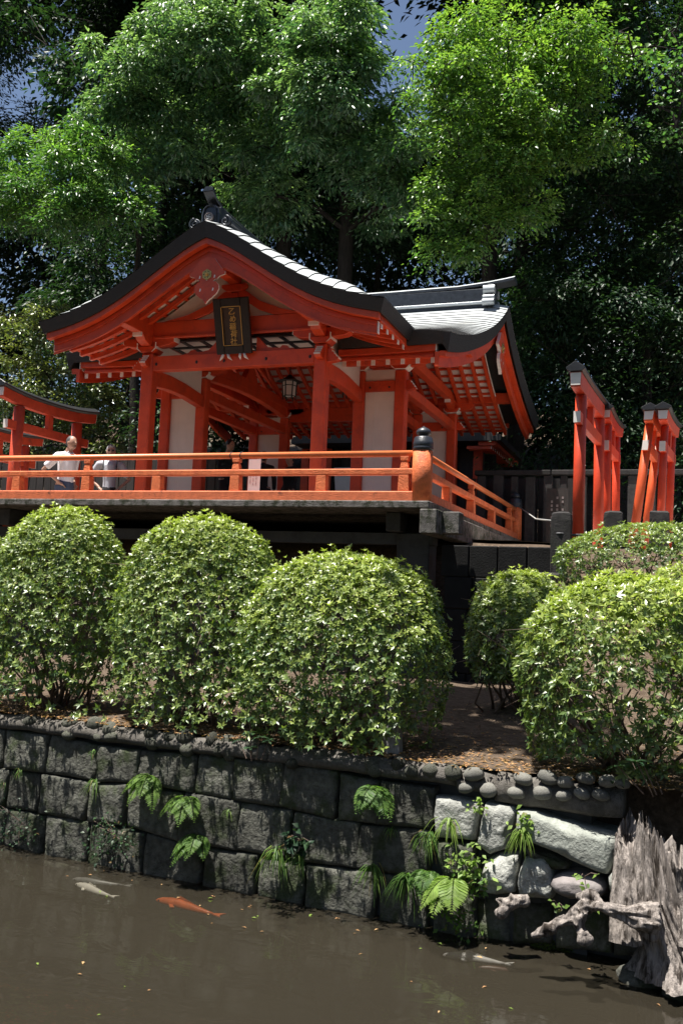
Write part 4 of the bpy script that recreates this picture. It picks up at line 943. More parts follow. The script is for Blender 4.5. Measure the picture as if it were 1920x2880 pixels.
# gable pendant with gilt plate
def gegyo(fn, parent=None):
    pl = [(0, .36), (.14, .33), (.30, .14), (.36, .10), (.36, .05), (.25, .02), (.20, -.03), (.17, -.02), (.13, -.06), (.19, -.07), (.245, -.13), (.25, -.20), (.21, -.27), (.15, -.31), (.12, -.34), (.07, -.36), (.03, -.40), (0, -.44)]
    poly = pl + [(-a, b) for a, b in pl[::-1][1:-1]]
    mb = MB(); mb.prism([(a * 0.93, b) for a, b in poly], lambda a, b: fn(a, b, 0), lambda a, b: fn(a, b, .06), 0, 1); g = obj('gable_pendant', mb, ['red', 'whitepaint'], shrine)
    for a, b in ((-.12, -.2), (.12, -.2), (0, -.02), (-.14, .02), (.14, .02)):
        q = MB(); w = .012; q.add([fn(a - w, b - .02, -.003), fn(a + w, b - .02, -.003), fn(a + w * 1.6, b + .025, -.003), fn(a, b + .03, -.003), fn(a - w, b - .02, -.001), fn(a + w, b - .02, -.001), fn(a + w * 1.6, b + .025, -.001), fn(a, b + .03, -.001)], [(0, 1, 2, 3), (4, 7, 6, 5), (0, 4, 5, 1), (1, 5, 6, 2), (2, 6, 7, 3), (3, 7, 4, 0)]); obj('pierced_slot', q, 'whitepaint', g)
    hexa = [(.098 * math.cos(math.pi / 6 + k * math.pi / 3), .06 + .098 * math.sin(math.pi / 6 + k * math.pi / 3)) for k in range(6)]
    q = MB(); q.prism(hexa, lambda a, b: fn(a, b, -.022), lambda a, b: fn(a, b, -.0005)); h = obj('gilt_plate', q, 'gold', g, bevel=0.008)
    for k in range(6):
        a = k * math.pi / 3; q = MB(); q.sphere(fn(  .055 * math.cos(a), .06 + .055 * math.sin(a), -.022), .009, 6, 4); obj('hole', q, 'black', h)
    q = MB(); q.sphere(fn(0, .06, -.02), .03, 10, 6); obj('boss', q, 'goldtext', h)
gegyo(lambda a, b, d: (XC + a * 0.90, 12.470 + d * .5, 7.03 + b * .92))
gegyo(lambda a, b, d: (XC + 3.66 - d, YR + a, 6.98 + b))

# ---- hanging name board
pq = thing('name_board', 'dark carved name board with gold characters hanging over the porch beam', 'sign', (-6.72, 13.38, 6.08))
B0 = Vector((-6.725, 13.36, 6.075)); TD = Vector((0, -0.26, 0.86)).normalized(); ND = Vector((0, -0.86, -0.26)).normalized()
def pf(a, b, d=0): return tuple(B0 + Vector((a, 0, 0)) + TD * b + ND * d)
def pbox(name, a0, a1, b0, b1, d0, d1, m, parent=pq, bev=0.004):
    mb = MB(); mb.add([pf(a0, b0, d0), pf(a1, b0, d0), pf(a1, b0, d1), pf(a0, b0, d1), pf(a0, b1, d0), pf(a1, b1, d0), pf(a1, b1, d1), pf(a0, b1, d1)], [(0, 3, 2, 1), (4, 5, 6, 7), (0, 1, 5, 4), (1, 2, 6, 5), (2, 3, 7, 6), (3, 0, 4, 7)]); return obj(name, mb, m, parent, bevel=bev)
pbox('frame', -.31, -.17, 0, .88, -.03, .035, 'plaque', bev=0.012); pbox('frame', .17, .31, 0, .88, -.03, .035, 'plaque', bev=0.012)
pbox('frame', -.168, .168, 0, .13, -.03, .034, 'plaque', bev=0.012); pbox('frame', -.168, .168, .75, .88, -.03, .034, 'plaque', bev=0.012)
pbox('panel', -.168, .168, .132, .748, -.03, .005, 'plaquein')
for a0, a1, b0, b1 in ((-.172, -.160, .14, .74), (.160, .172, .14, .74), (-.158, .158, .736, .748), (-.158, .158, .132, .140)): pbox('gold_line', a0, a1, b0, b1, .036, .040, 'goldtext', bev=0)
for k, ch in enumerate('乙め稲荷社'):
    cu = bpy.data.curves.new('character', 'FONT'); cu.body = ch; cu.size = .118; cu.extrude = .004; cu.align_x = 'CENTER'; cu.shear = 0.12; cu.offset = 0.0012
    to = bpy.data.objects.new('character', cu); COL.objects.link(to)
    bpy.context.view_layer.update(); dg = bpy.context.evaluated_depsgraph_get(); me = bpy.data.meshes.new_from_object(to.evaluated_get(dg)); bpy.data.objects.remove(to)
    me.materials.clear(); me.materials.append(M['goldtext'])
    o = bpy.data.objects.new('character', me); COL.objects.link(o)
    b = .735 - .118 * (k + 1) + .010; c = Vector(pf(0.01 * (k % 2), b, .010))
    o.matrix_world = Matrix.Translation(c) @ Matrix(((1, 0, 0), (0, TD.y, -ND.y * -1), (0, TD.z, ND.z))).to_4x4()
    mw = Matrix(((1, 0, 0, c.x), (0, TD.y, ND.y, c.y), (0, TD.z, ND.z, c.z), (0, 0, 0, 1))); o.matrix_basis = mw; o.parent = pq; o.matrix_parent_inverse = Matrix.Translation(-Vector(pq['_base']))
for a, t in ((-.20, -.09), (-.12, .09), (.10, -.0), (.17, .09)):
    mb = MB(); mb.tube([pf(a, .0, .01), pf(a + t * .25, -.05, .03), pf(a + t * .8, -.10, .02)], [.022, .024, .003], 6); obj('claw', mb, 'whitepaint', pq, smooth=True)

# ---- hanging lanterns
def lantern(x, y, label):
    t = thing('hanging_lantern', label, 'lantern', (x, y, 6.02), 'metal lanterns hanging in the hall')
    z = 6.02; hexp = lambda r, zz, k: (x + r * math.cos(k * math.pi / 3 + .3), y + r * math.sin(k * math.pi / 3 + .3), zz)
    mb = MB(); mb.add([hexp(.115, z + .05, k) for k in range(6)] + [hexp(.135, z + .33, k) for k in range(6)], [tuple(range(5, -1, -1)), tuple(range(6, 12))] + [(k, (k + 1) % 6, 6 + (k + 1) % 6, 6 + k) for k in range(6)]); obj('pane', mb, 'lanternpane', t)
    for k in range(6):
        mb = MB(); mb.tube([hexp(.122, z - .02, k), hexp(.142, z + .34, k)], .013, 5); obj('bar', mb, 'lanternmetal', t)
        for zz, r in ((.05, .121), (.25, .133)):
            mb = MB(); mb.tube([hexp(r, z + zz, k), hexp(r, z + zz, k + 1)], .009, 5); obj('bar', mb, 'lanternmetal', t)
    mb = MB(); mb.add([hexp(.27, z + .335, k) for k in range(6)] + [hexp(.14, z + .38, k) for k in range(6)] + [hexp(.03, z + .47, k) for k in range(6)], [tuple(range(5, -1, -1)), tuple(range(12, 18))] + [(k, (k + 1) % 6, 6 + (k + 1) % 6, 6 + k) for k in range(6)] + [(6 + k, 6 + (k + 1) % 6, 12 + (k + 1) % 6, 12 + k) for k in range(6)]); obj('cap', mb, 'lanternmetal', t)
    mb = MB(); mb.tube([(x, y, z + .46), (x, y, 7.0)], .01, 5); obj('chain', mb, 'lanternmetal', t)
lantern(-7.10, 16.5, 'hexagonal metal lantern hanging left of the right porch post')
lantern(-5.87, 16.5, 'hexagonal metal lantern half hidden behind the right porch post')
# ================================================================== TORII GATES
def torii(label, n0, n1, r, ztop, zbase, kas, m='torii', ext=0.42, sori=0.05, group=None, lean=(0, 0), cross=True):
    """two posts at n0, n1 (x,y), lintel over them running back from the viewer"""
    a = Vector((n0[0], n0[1], 0)); b = Vector((n1[0], n1[1], 0)); d = (b - a).normalized(); sd = Vector((d.y, -d.x, 0)); L_ = (b - a).length
    t = thing('torii_gate', label, 'torii', ((a.x + b.x) / 2, (a.y + b.y) / 2, zbase), group or 'red torii gates along the path')
    lv = Vector((lean[0], lean[1], 0))
    def P3(s, z, side=0.0):
        p = a + d * s + sd * side + lv * (z - zbase); return (p.x, p.y, z)
    for s, inn in ((0, .05), (L_, -.05)):
        mb = MB(); mb.tube([P3(s - inn * .6, zbase - .1), P3(s, zbase + (ztop - zbase) * .5), P3(s + inn * .6, ztop)], [r * 1.03, r, r * .96], 18); obj('post', mb, m, t, smooth=True)
        mb = MB(); mb.tube([P3(s - inn * .6, zbase - .08), P3(s - inn * .58, zbase + .10)], r * 1.12, 18); obj('post_foot', mb, 'black', t)
    # lower tie
    zn = ztop - .33; mb = MB(); mb.add([P3(-ext * .62, zn - .075, -.045), P3(-ext * .62, zn - .075, .045), P3(-ext * .62, zn + .075, .045), P3(-ext * .62, zn + .075, -.045), P3(L_ + ext * .62, zn - .075, -.045), P3(L_ + ext * .62, zn - .075, .045), P3(L_ + ext * .62, zn + .075, .045), P3(L_ + ext * .62, zn + .075, -.045)],
        [(0, 3, 2, 1), (4, 5, 6, 7), (0, 1, 5, 4), (1, 2, 6, 5), (2, 3, 7, 6), (3, 0, 4, 7)]); tie = obj('tie_beam', mb, m, t, bevel=0.006)
    for s in (-ext * .62, L_ + ext * .62):
        e = -1 if s < 0 else 1; q = MB(); s2 = s + e * .012; s1 = s + e * .0015
        q.add([P3(s1, zn - .073, -.043), P3(s1, zn - .073, .043), P3(s1, zn + .073, .043), P3(s1, zn + .073, -.043), P3(s2, zn - .073, -.043), P3(s2, zn - .073, .043), P3(s2, zn + .073, .043), P3(s2, zn + .073, -.043)], [(0, 3, 2, 1), (4, 5, 6, 7), (0, 1, 5, 4), (1, 2, 6, 5), (2, 3, 7, 6), (3, 0, 4, 7)]); obj('white_end', q, 'whitepaint', tie)
    mb = MB(); mb.add([P3(L_ / 2 - .06, zn + .077, -.04), P3(L_ / 2 - .06, zn + .077, .04), P3(L_ / 2 + .06, zn + .077, .04), P3(L_ / 2 + .06, zn + .077, -.04), P3(L_ / 2 - .06, ztop, -.04), P3(L_ / 2 - .06, ztop, .04), P3(L_ / 2 + .06, ztop, .04), P3(L_ / 2 + .06, ztop, -.04)], [(0, 3, 2, 1), (4, 5, 6, 7), (0, 1, 5, 4), (1, 2, 6, 5), (2, 3, 7, 6), (3, 0, 4, 7)]); obj('centre_strut', mb, m, t)
    # curved lintel: red beam, black roofed cap
    ss = np.linspace(-ext, L_ + ext, 15); mid = L_ / 2; hl = mid + ext
    def band(prof, name, mm, parent, s_ext=0.0):
        q = MB(); k = len(prof); S = np.linspace(-ext - s_ext, L_ + ext + s_ext, 15)
        for s in S:
            up = sori * abs((s - mid) / hl) ** 2.4
            for w, z in prof: q.v.append(P3(float(s), ztop + z + up, w))
        for i in range(14):
            for j in range(k): q.f.append((i * k + j, i * k + (j + 1) % k, (i + 1) * k + (j + 1) % k, (i + 1) * k + j))
        q.f += [tuple(range(k - 1, -1, -1)), tuple(14 * k + j for j in range(k))]; q.mi = [0] * len(q.f); return obj(name, q, mm, parent, bevel=0.004)
    beam = band([(-.062, .001), (.062, .001), (.075, kas * .62), (-.075, kas * .62)], 'lintel', m, t)
    band([(-.085, kas * .62 + .002), (.085, kas * .62 + .002), (.118, kas * .72), (.118, kas * .80), (0, kas * 1.06), (-.118, kas * .80), (-.118, kas * .72)], 'lintel_cap', 'black', t, .04)
    for s in (-ext, L_ + ext):
        e = -1 if s < 0 else 1; up = sori; q = MB(); s1 = s + e * .0015; s2 = s + e * .013; z0 = ztop + up
        q.add([P3(s1, z0 + .02, -.058), P3(s1, z0 + .02, .058), P3(s1, z0 + kas * .58, .068), P3(s1, z0 + kas * .58, -.068), P3(s2, z0 + .02, -.058), P3(s2, z0 + .02, .058), P3(s2, z0 + kas * .58, .068), P3(s2, z0 + kas * .58, -.068)], [(0, 3, 2, 1), (4, 5, 6, 7), (0, 1, 5, 4), (1, 2, 6, 5), (2, 3, 7, 6), (3, 0, 4, 7)]); obj('white_end', q, 'whitepaint', beam)
    return t
torii('tall torii gate with weathered dark red posts behind the railing at far left', (-10.57, 13.0), (-10.50, 14.60), .098, 5.25, 3.02, .27, 'torii_old', .44, .09)
torii('lower torii gate mostly cut off by the left edge behind the tall one', (-12.15, 13.7), (-12.1, 15.2), .085, 4.95, 3.02, .23, 'torii_old', .40, .07)
torii('nearest and tallest torii gate right of the platform, seen from its end', (-1.23, 12.5), (-1.115, 14.18), .075, 5.03, 2.98, .31, 'torii', .40, .03)
torii('second torii gate just right of the tallest one, paint peeling on its posts', (-1.02, 14.45), (-.955, 15.55), .062, 4.99, 3.05, .22, 'torii', .26, .05)
torii('leaning orange torii gate tilted to the left of the last one', (-.665, 14.63), (-.56, 15.85), .066, 5.02, 3.05, .25, 'torii_orange', .20, .02, lean=(.118, 0))
torii('farthest right torii gate beside the leaning one near the frame edge', (-.275, 14.66), (-.17, 15.70), .058, 5.00, 3.05, .25, 'torii', .26, .04, lean=(.03, 0))

# ================================================================== FENCES, STONE POSTS
fe = thing('stone_fence', 'dark stone post and rail fence behind the torii gates on the right', 'fence', (-1.2, 19.0, 3.2))
x = -3.9; k = 0
while x < 4.5:
    w = .17 + .04 * math.sin(k * 2.3); h = 4.83 + .02 * math.sin(k * 1.7)
    mb = MB(); mb.box(x, x + w, 18.95, 19.09, 3.0, h); obj('fence_post', mb, 'fencestone', fe, bevel=0.012); x += w + .16 + .05 * math.sin(k * 3.1); k += 1
for x0, x1 in ((-3.95, -2.42), (-2.40, 1.0), (1.01, 4.5)): obj('top_rail', MB().box(x0, x1, 18.92, 19.12, 4.845, 4.945), 'fencestone', fe, bevel=0.012)
fe = thing('plank_fence', 'dark timber plank fence behind the two men at left', 'fence', (-14, 17.5, 3.2))
for i in range(64):
    x = -21 + i * .195; obj('plank', MB().box(x, x + .178, 17.5 + .012 * (i % 2), 17.53 + .012 * (i % 2), 3.0, 5.02 + .02 * math.sin(i * 1.3)), 'darkwood', fe, bevel=0.004)
for z in (3.5, 4.6): obj('fence_rail', MB().box(-21, -8.6, 17.55, 17.61, z, z + .09), 'darkwood', fe)
fe = thing('board_fence', 'dark board fence standing between the platform and the first stone post', 'fence', (-2.6, 19.6, 3.0))
for i in range(9):
    x = -4.3 + i * .26; obj('plank', MB().box(x, x + .24, 19.6, 19.64, 2.9, 4.86), 'darkwood', fe)
nb = tag(obj('notice_board', MB().box(-2.35, -1.95, 17.9, 17.94, 3.15, 4.45), 'darkwood'), 'black notice board with faint vertical writing behind the rope', 'sign')
for k in range(3):
    for j in range(9):
        if (j * 3 + k) % 4: obj('painted_stroke', MB().box(-2.27 + k * .10, -2.235 + k * .10, 17.892, 17.897, 4.25 - j * .075, 4.295 - j * .075), 'bronzegrey', nb)
def stone_post(x, y, z0, z1, w, label, mm='fencestone'):
    mb = MB(); pr = []
    zs = [z0, z0 + .3 * (z1 - z0), z0 + .7 * (z1 - z0), z1 - .10, z1 - .02, z1]
    ws = [1.04, 1.0, .98, 1.0, .97, .80]
    for zz, k in zip(zs, ws):
        for i in range(12):
            a = 2 * math.pi * (i + .5) / 12; ca, sa = math.cos(a), math.sin(a); q = max(abs(ca), abs(sa)); rr = w / 2 * k / q ** .9
            nz = float(fbm(np.array([[x * 3 + ca * 1.5, sa * 1.5, zz * 4]]), 3)[0]); rr *= 1 + .07 * nz; mb.v.append((x + rr * ca, y + rr * sa, zz + .012 * nz))
    for i in range(5):
        for k in range(12): mb.f.append((i * 12 + k, i * 12 + (k + 1) % 12, (i + 1) * 12 + (k + 1) % 12, (i + 1) * 12 + k))
    mb.f += [tuple(range(11, -1, -1)), tuple(60 + k for k in range(12))]; mb.mi = [0] * len(mb.f)
    return tag(obj('stone_post', mb, mm), label, 'post', 'stone posts along the path edge')
stone_post(-1.34, 11.62, 2.2, 3.40, .235, 'tall dark stone post with a rope, in front of the nearest torii')
stone_post(-.78, 12.25, 2.4, 3.475, .23, 'stone post second from the platform, beside the peeling torii')
stone_post(-.235, 12.6, 2.4, 3.52, .25, 'stone post third from the platform, below the last torii')
stone_post(.20, 12.9, 2.4, 3.42, .26, 'stone post at the right frame edge')
mb = MB(); mb.tube([(-3.0, 18.80, 4.18), (-2.2, 15.5, 3.66), (-1.36, 11.75, 3.30)], .011, 6); tag(obj('grey_rope', mb, 'rope', smooth=True), 'grey rope from the far railing post to the tall stone post', 'rope')
mb = MB(); mb.tube([(-1.30, 11.62, 3.13), (-.78, 12.25, 3.17)], .016, 8); tag(obj('iron_bar', mb, 'iron', smooth=True), 'thin iron bar joining the two nearest stone posts', 'bar')
mb = MB(); mb.tube([(-1.34 + .125 * math.cos(a), 11.62 + .125 * math.sin(a), 3.14) for a in np.linspace(0, 2 * math.pi, 13)], .008, 5); tag(obj('wire_loop', mb, 'iron'), 'wire loop tied round the tall stone post', 'wire')
mb = MB(); mb.prism([(-1.75, 11.35), (-1.40, 11.28), (-1.12, 11.42), (-1.2, 11.75), (-1.6, 11.8)], lambda a, b: (a, b, 2.45), lambda a, b: (a, b, 2.66)); tag(obj('stepping_stone', mb, 'fencestone', bevel=0.03), 'flat brown step stone at the foot of the tall stone post', 'stone')
def marker(px, py, zt, label, w=.20):
    p = at(px, py, Z=1.16); mb = MB(); mb.bar((p.x, p.y, 1.0), (p.x + .02, p.y + .02, zt), w, w * .9, up=(0, 1, 0), w2=w * .5, h2=w * .45); tag(obj('marker_post', mb, 'post', bevel=0.012), label, 'post')
marker(462, 2003, 1.72, 'grey tapered stone marker standing under the second rounded bush', .23)
marker(1098, 2104, 1.52, 'grey weathered stake half hidden under the middle bush', .17)

# a house roof glimpsed through the trees on the right
hs = thing('neighbour_house', 'pale house with tiled roof glimpsed between the trees at far right', 'house', (2.0, 40, 5))
obj('wall', MB().box(-3.5, 9.5, 40, 46, 7.0, 12.6), 'housewall', hs)
for k in range(14):
    y0 = 39.3 + k * .27; obj('tile_course', MB().add([(-4, y0, 12.4 + k * .155 + .03), (10, y0, 12.4 + k * .155 + .03), (10, y0 + .29, 12.55 + k * .155), (-4, y0 + .29, 12.55 + k * .155), (-4, y0, 12.38 + k * .155), (10, y0, 12.38 + k * .155)], [(0, 1, 2, 3), (4, 5, 1, 0)]), 'tile', hs)
for x in (-2.2, 0.2, 2.6, 5.0): w_ = obj('window', MB().box(x, x + 1.2, 39.9, 39.97, 8.6, 10.4), 'whitepaint', hs); obj('pane', MB().box(x + .08, x + 1.12, 39.86, 39.89, 8.7, 10.3), 'bronze', w_)

# ================================================================== PEOPLE
def remesh(name, mb, m, parent, vox, smooth=6):
    o = obj(name, mb, m, None); r = o.modifiers.new('r', 'REMESH'); r.mode = 'VOXEL'; r.voxel_size = vox
    s_ = o.modifiers.new('s', 'SMOOTH'); s_.iterations = smooth; s_.factor = 0.5
    bpy.context.view_layer.update(); dg = bpy.context.evaluated_depsgraph_get(); me = bpy.data.meshes.new_from_object(o.evaluated_get(dg)); bpy.data.objects.remove(o)
    me.polygons.foreach_set('use_smooth', [True] * len(me.polygons)); me.materials.clear(); me.materials.append(M[m])
    n = bpy.data.objects.new(name, me); COL.objects.link(n); 
    if parent is not None: n.parent = parent
    return n
def person(label, loc, H, face, top, bottom, hair, hairstyle='short', arms=None, group=None, head_tilt=(0, 0), lean=0.0, sleeve=.5, extras=None):
    """built facing +Y in local space, then turned; arms: (elbow, wrist) pairs in units of H"""
    t = thing('person', label, 'person', loc, group); k = H / 1.70; t.rotation_euler = (0, 0, face)
    def v(x, y, z): return (x * k, (y + lean * max(0, z - .9)) * k, z * k)
    hy = head_tilt[0]; hx = head_tilt[1]
    arms = arms or [((-.25, -.02, 1.10), (-.24, .10, .86)), ((.25, -.02, 1.10), (.24, .10, .86))]
    b = MB()                                                       # body
    b.tube([v(0, -.01, 1.36), v(0, .0, 1.44), v(hx * .5, .015 + hy * .5, 1.50)], [.062 * k, .055 * k, .055 * k], 12)
    hc = (hx, .02 + hy, 1.585)
    b.sphere(v(*hc), (.073 * k, .092 * k, .112 * k), 16, 12); b.sphere(v(hc[0], hc[1] + .035, hc[2] - .055), (.052 * k, .055 * k, .055 * k), 12, 8)
    b.tube([v(hc[0], hc[1] + .085, hc[2] + .02), v(hc[0], hc[1] + .108, hc[2] - .025)], [.010 * k, .017 * k], 8)
    for e in (-1, 1): b.sphere(v(hc[0] + e * .074, hc[1] - .005, hc[2] - .01), (.012 * k, .02 * k, .032 * k), 8, 6)
    b.tube([v(0, 0, .92), v(0, 0, 1.1), v(0, 0, 1.36)], [.13 * k, .125 * k, .12 * k], 14, flat=.7)
    for e, (el, wr_) in zip((-1, 1), arms):
        sh = v(e * .185, -.01, 1.36); el_ = v(*el); w_ = v(*wr_)
        b.tube([v(e * .10, 0, 1.37), sh, el_, w_], [.055 * k, .050 * k, .038 * k, .026 * k], 10)
        d = (Vector(w_) - Vector(el_)).normalized(); sd = d.cross(Vector((0, 0, 1))); sd = sd.normalized() if sd.length > .1 else Vector((1, 0, 0)); W = Vector(w_)
        b.tube([W, W + d * .05 * k, W + d * .085 * k], [.026 * k, .036 * k, .032 * k], 10, flat=.55)
        for f, (o_, ln) in enumerate(((-.028, .062), (-.010, .072), (.010, .068), (.028, .054))):
            s0 = W + d * .08 * k + sd * o_ * k; b.tube([s0, s0 + d * ln * .55 * k, s0 + d * ln * .9 * k + Vector((0, .0, -.016 * k))], [.0085 * k, .008 * k, .0065 * k], 6)
        s0 = W + d * .03 * k - sd * .028 * k; b.tube([s0, s0 + d * .03 * k - sd * .022 * k, s0 + d * .062 * k - sd * .030 * k], [.011 * k, .010 * k, .008 * k], 6)
    for e in (-1, 1): b.tube([v(e * .09, 0, .92), v(e * .10, .01, .50), v(e * .105, -.01, .09)], [.085 * k, .055 * k, .038 * k], 10)
    remesh('body', b, 'skin', t, .011 * k, 3)
    for e in (-1, 1):
        q = MB(); q.sphere(v(hc[0] + e * .030, hc[1] + .084, hc[2] + .005), (.012 * k, .006 * k, .007 * k), 8, 6); o = obj('eye', q, 'blackhair', None, smooth=True); o.parent = t
    q = MB(); q.tube([v(hc[0] - .022, hc[1] + .088, hc[2] - .062), v(hc[0], hc[1] + .093, hc[2] - .062), v(hc[0] + .022, hc[1] + .088, hc[2] - .062)], .005 * k, 5); o = obj('mouth', q, 'koi_dark', None); o.parent = t
    c = MB()                                                       # shirt
    c.tube([v(0, 0, .90), v(0, 0, 1.05), v(0, 0, 1.20), v(0, -.005, 1.33), v(0, -.01, 1.405), v(0, 0, 1.44)], [.165 * k, .160 * k, .178 * k, .185 * k, .13 * k, .07 * k], 18, flat=.68)
    for e, (el, wr_) in zip((-1, 1), arms):
        sh = Vector(v(e * .18, -.01, 1.355)); el_ = Vector(v(*el)); w_ = Vector(v(*wr_))
        if sleeve <= .5: c.tube([v(e * .08, 0, 1.36), sh, sh.lerp(el_, sleeve * 1.6)], [.075 * k, .070 * k, .068 * k], 12)
        else: c.tube([v(e * .08, 0, 1.36), sh, el_, el_.lerp(w_, .92)], [.075 * k, .068 * k, .056 * k, .045 * k], 12)
    remesh('shirt', c, top, t, .016 * k, 3)
    if sleeve <= .5:
        q = MB(); q.tube([v(-.05, .045, 1.435), v(0, .07, 1.405), v(.05, .045, 1.435)], [.018 * k, .014 * k, .018 * k], 6); o = obj('collar', q, top, None, smooth=True); o.parent = t
    d_ = MB()                                                      # trousers
    d_.tube([v(0, 0, .78), v(0, 0, .90), v(0, 0, .97)], [.165 * k, .172 * k, .160 * k], 16, flat=.72)
    for e in (-1, 1): d_.tube([v(e * .085, 0, .88), v(e * .095, .01, .50), v(e * .10, -.005, .06)], [.10 * k, .078 * k, .062 * k], 12)
    remesh('trousers', d_, bottom, t, .022 * k, 3)
    for e in (-1, 1):
        q = MB(); q.sphere(v(e * .105, .06, .035), (.045 * k, .13 * k, .035 * k), 12, 8); o = obj('shoe', q, 'blackcloth', None, smooth=True); o.parent = t
    h = MB()                                                       # hair
    hv = lambda x, y, z: v(hc[0] + x, hc[1] + y, hc[2] + z)
    if hairstyle == 'balding':
        h.sphere(hv(0, -.022, .012), (.080 * k, .090 * k, .108 * k), 14, 10)
    elif hairstyle == 'bob':
        h.sphere(hv(0, -.02, .03), (.088 * k, .098 * k, .10 * k), 14, 10); h.tube([hv(0, -.05, .0), hv(0, -.055, -.09)], [.085 * k, .07 * k], 14, flat=.6)
    else:
        h.sphere(hv(0, -.018, .030), (.083 * k, .094 * k, .098 * k), 14, 10); h.tube([hv(0, -.06, .02), hv(0, -.06, -.055)], [.065 * k, .055 * k], 12, flat=.55); h.sphere(hv(0, .05, .085), (.06 * k, .04 * k, .028 * k), 10, 6)
    remesh('hair', h, hair, t, .010 * k, 2)
    if extras: extras(t, v, hc, k)
    return t
person('older man in a white short sleeved shirt, hand on hip, standing in profile', (-9.86, 13.45, 3.03), 1.78, -math.pi / 2 - .25, 'shirtwhite', 'denim', 'darkgreyhair', 'balding',
       arms=[((-.30, -.20, 1.12), (-.17, .02, .93)), ((.30, -.20, 1.12), (.16, .04, .93))], group='two men talking behind the railing', head_tilt=(.045, 0), lean=.06, sleeve=.5)
def glasses(t, v, hc, k):
    q = MB()
    for e in (-1, 1): q.sphere(v(hc[0] + e * .032, hc[1] + .091, hc[2] + .006), (.026 * k, .008 * k, .018 * k), 10, 6)
    q.tube([v(hc[0] - .05, hc[1] + .09, hc[2] + .01), v(hc[0] + .05, hc[1] + .09, hc[2] + .01)], .004 * k, 5); o = obj('sunglasses', q, 'blackhair', None, smooth=True); o.parent = t
    for e in (-1, 1):
        q = MB(); q.tube([v(e * .11, .125, 1.15), v(e * .115, .12, 1.30), v(e * .115, .04, 1.43), v(e * .11, -.09, 1.36)], .016 * k, 6, flat=.5); o = obj('backpack_strap', q, 'blackcloth', None); o.parent = t
person('grey haired man in a blue grey shirt with hands on hips, facing the shrine', (-9.35, 14.0, 3.03), 1.71, -math.pi + .55, 'shirtgrey', 'blackcloth', 'greyhair', 'short',
       arms=[((-.33, -.10, 1.12), (-.17, .03, .95)), ((.33, -.10, 1.12), (.17, .03, .95))], group='two men talking behind the railing', head_tilt=(.0, .0), sleeve=.5, extras=glasses)
def phone(t, v, hc, k):
    q = MB(); q.box(-.03 * k, .05 * k, .33 * k, .34 * k, 1.10 * k, 1.25 * k); q2 = q; o = obj('phone', q2, 'whitepaint', None, bevel=0.004); o.parent = t
person('visitor in black at the left of the hall, looking down to the right', (-8.22, 16.25, DK + .025), 1.66, -math.pi / 2 - .5, 'blackcloth', 'blackcloth', 'blackhair', 'bob',
       arms=[((-.24, .08, 1.10), (-.06, .30, 1.14)), ((.24, .08, 1.10), (.06, .30, 1.14))], group='visitors in the shaded hall', head_tilt=(.06, 0), sleeve=1, extras=phone)
person('visitor in black seen from behind in the middle of the hall', (-7.75, 16.9, DK + .025), 1.52, .25, 'blackcloth', 'blackcloth', 'blackhair', 'bob', group='visitors in the shaded hall', sleeve=1)
person('visitor in black beside the right porch post, face turned left', (-7.30, 17.2, DK + .025), 1.50, math.pi * .75, 'blackcloth', 'blackcloth', 'blackhair', 'short', group='visitors in the shaded hall', sleeve=1)
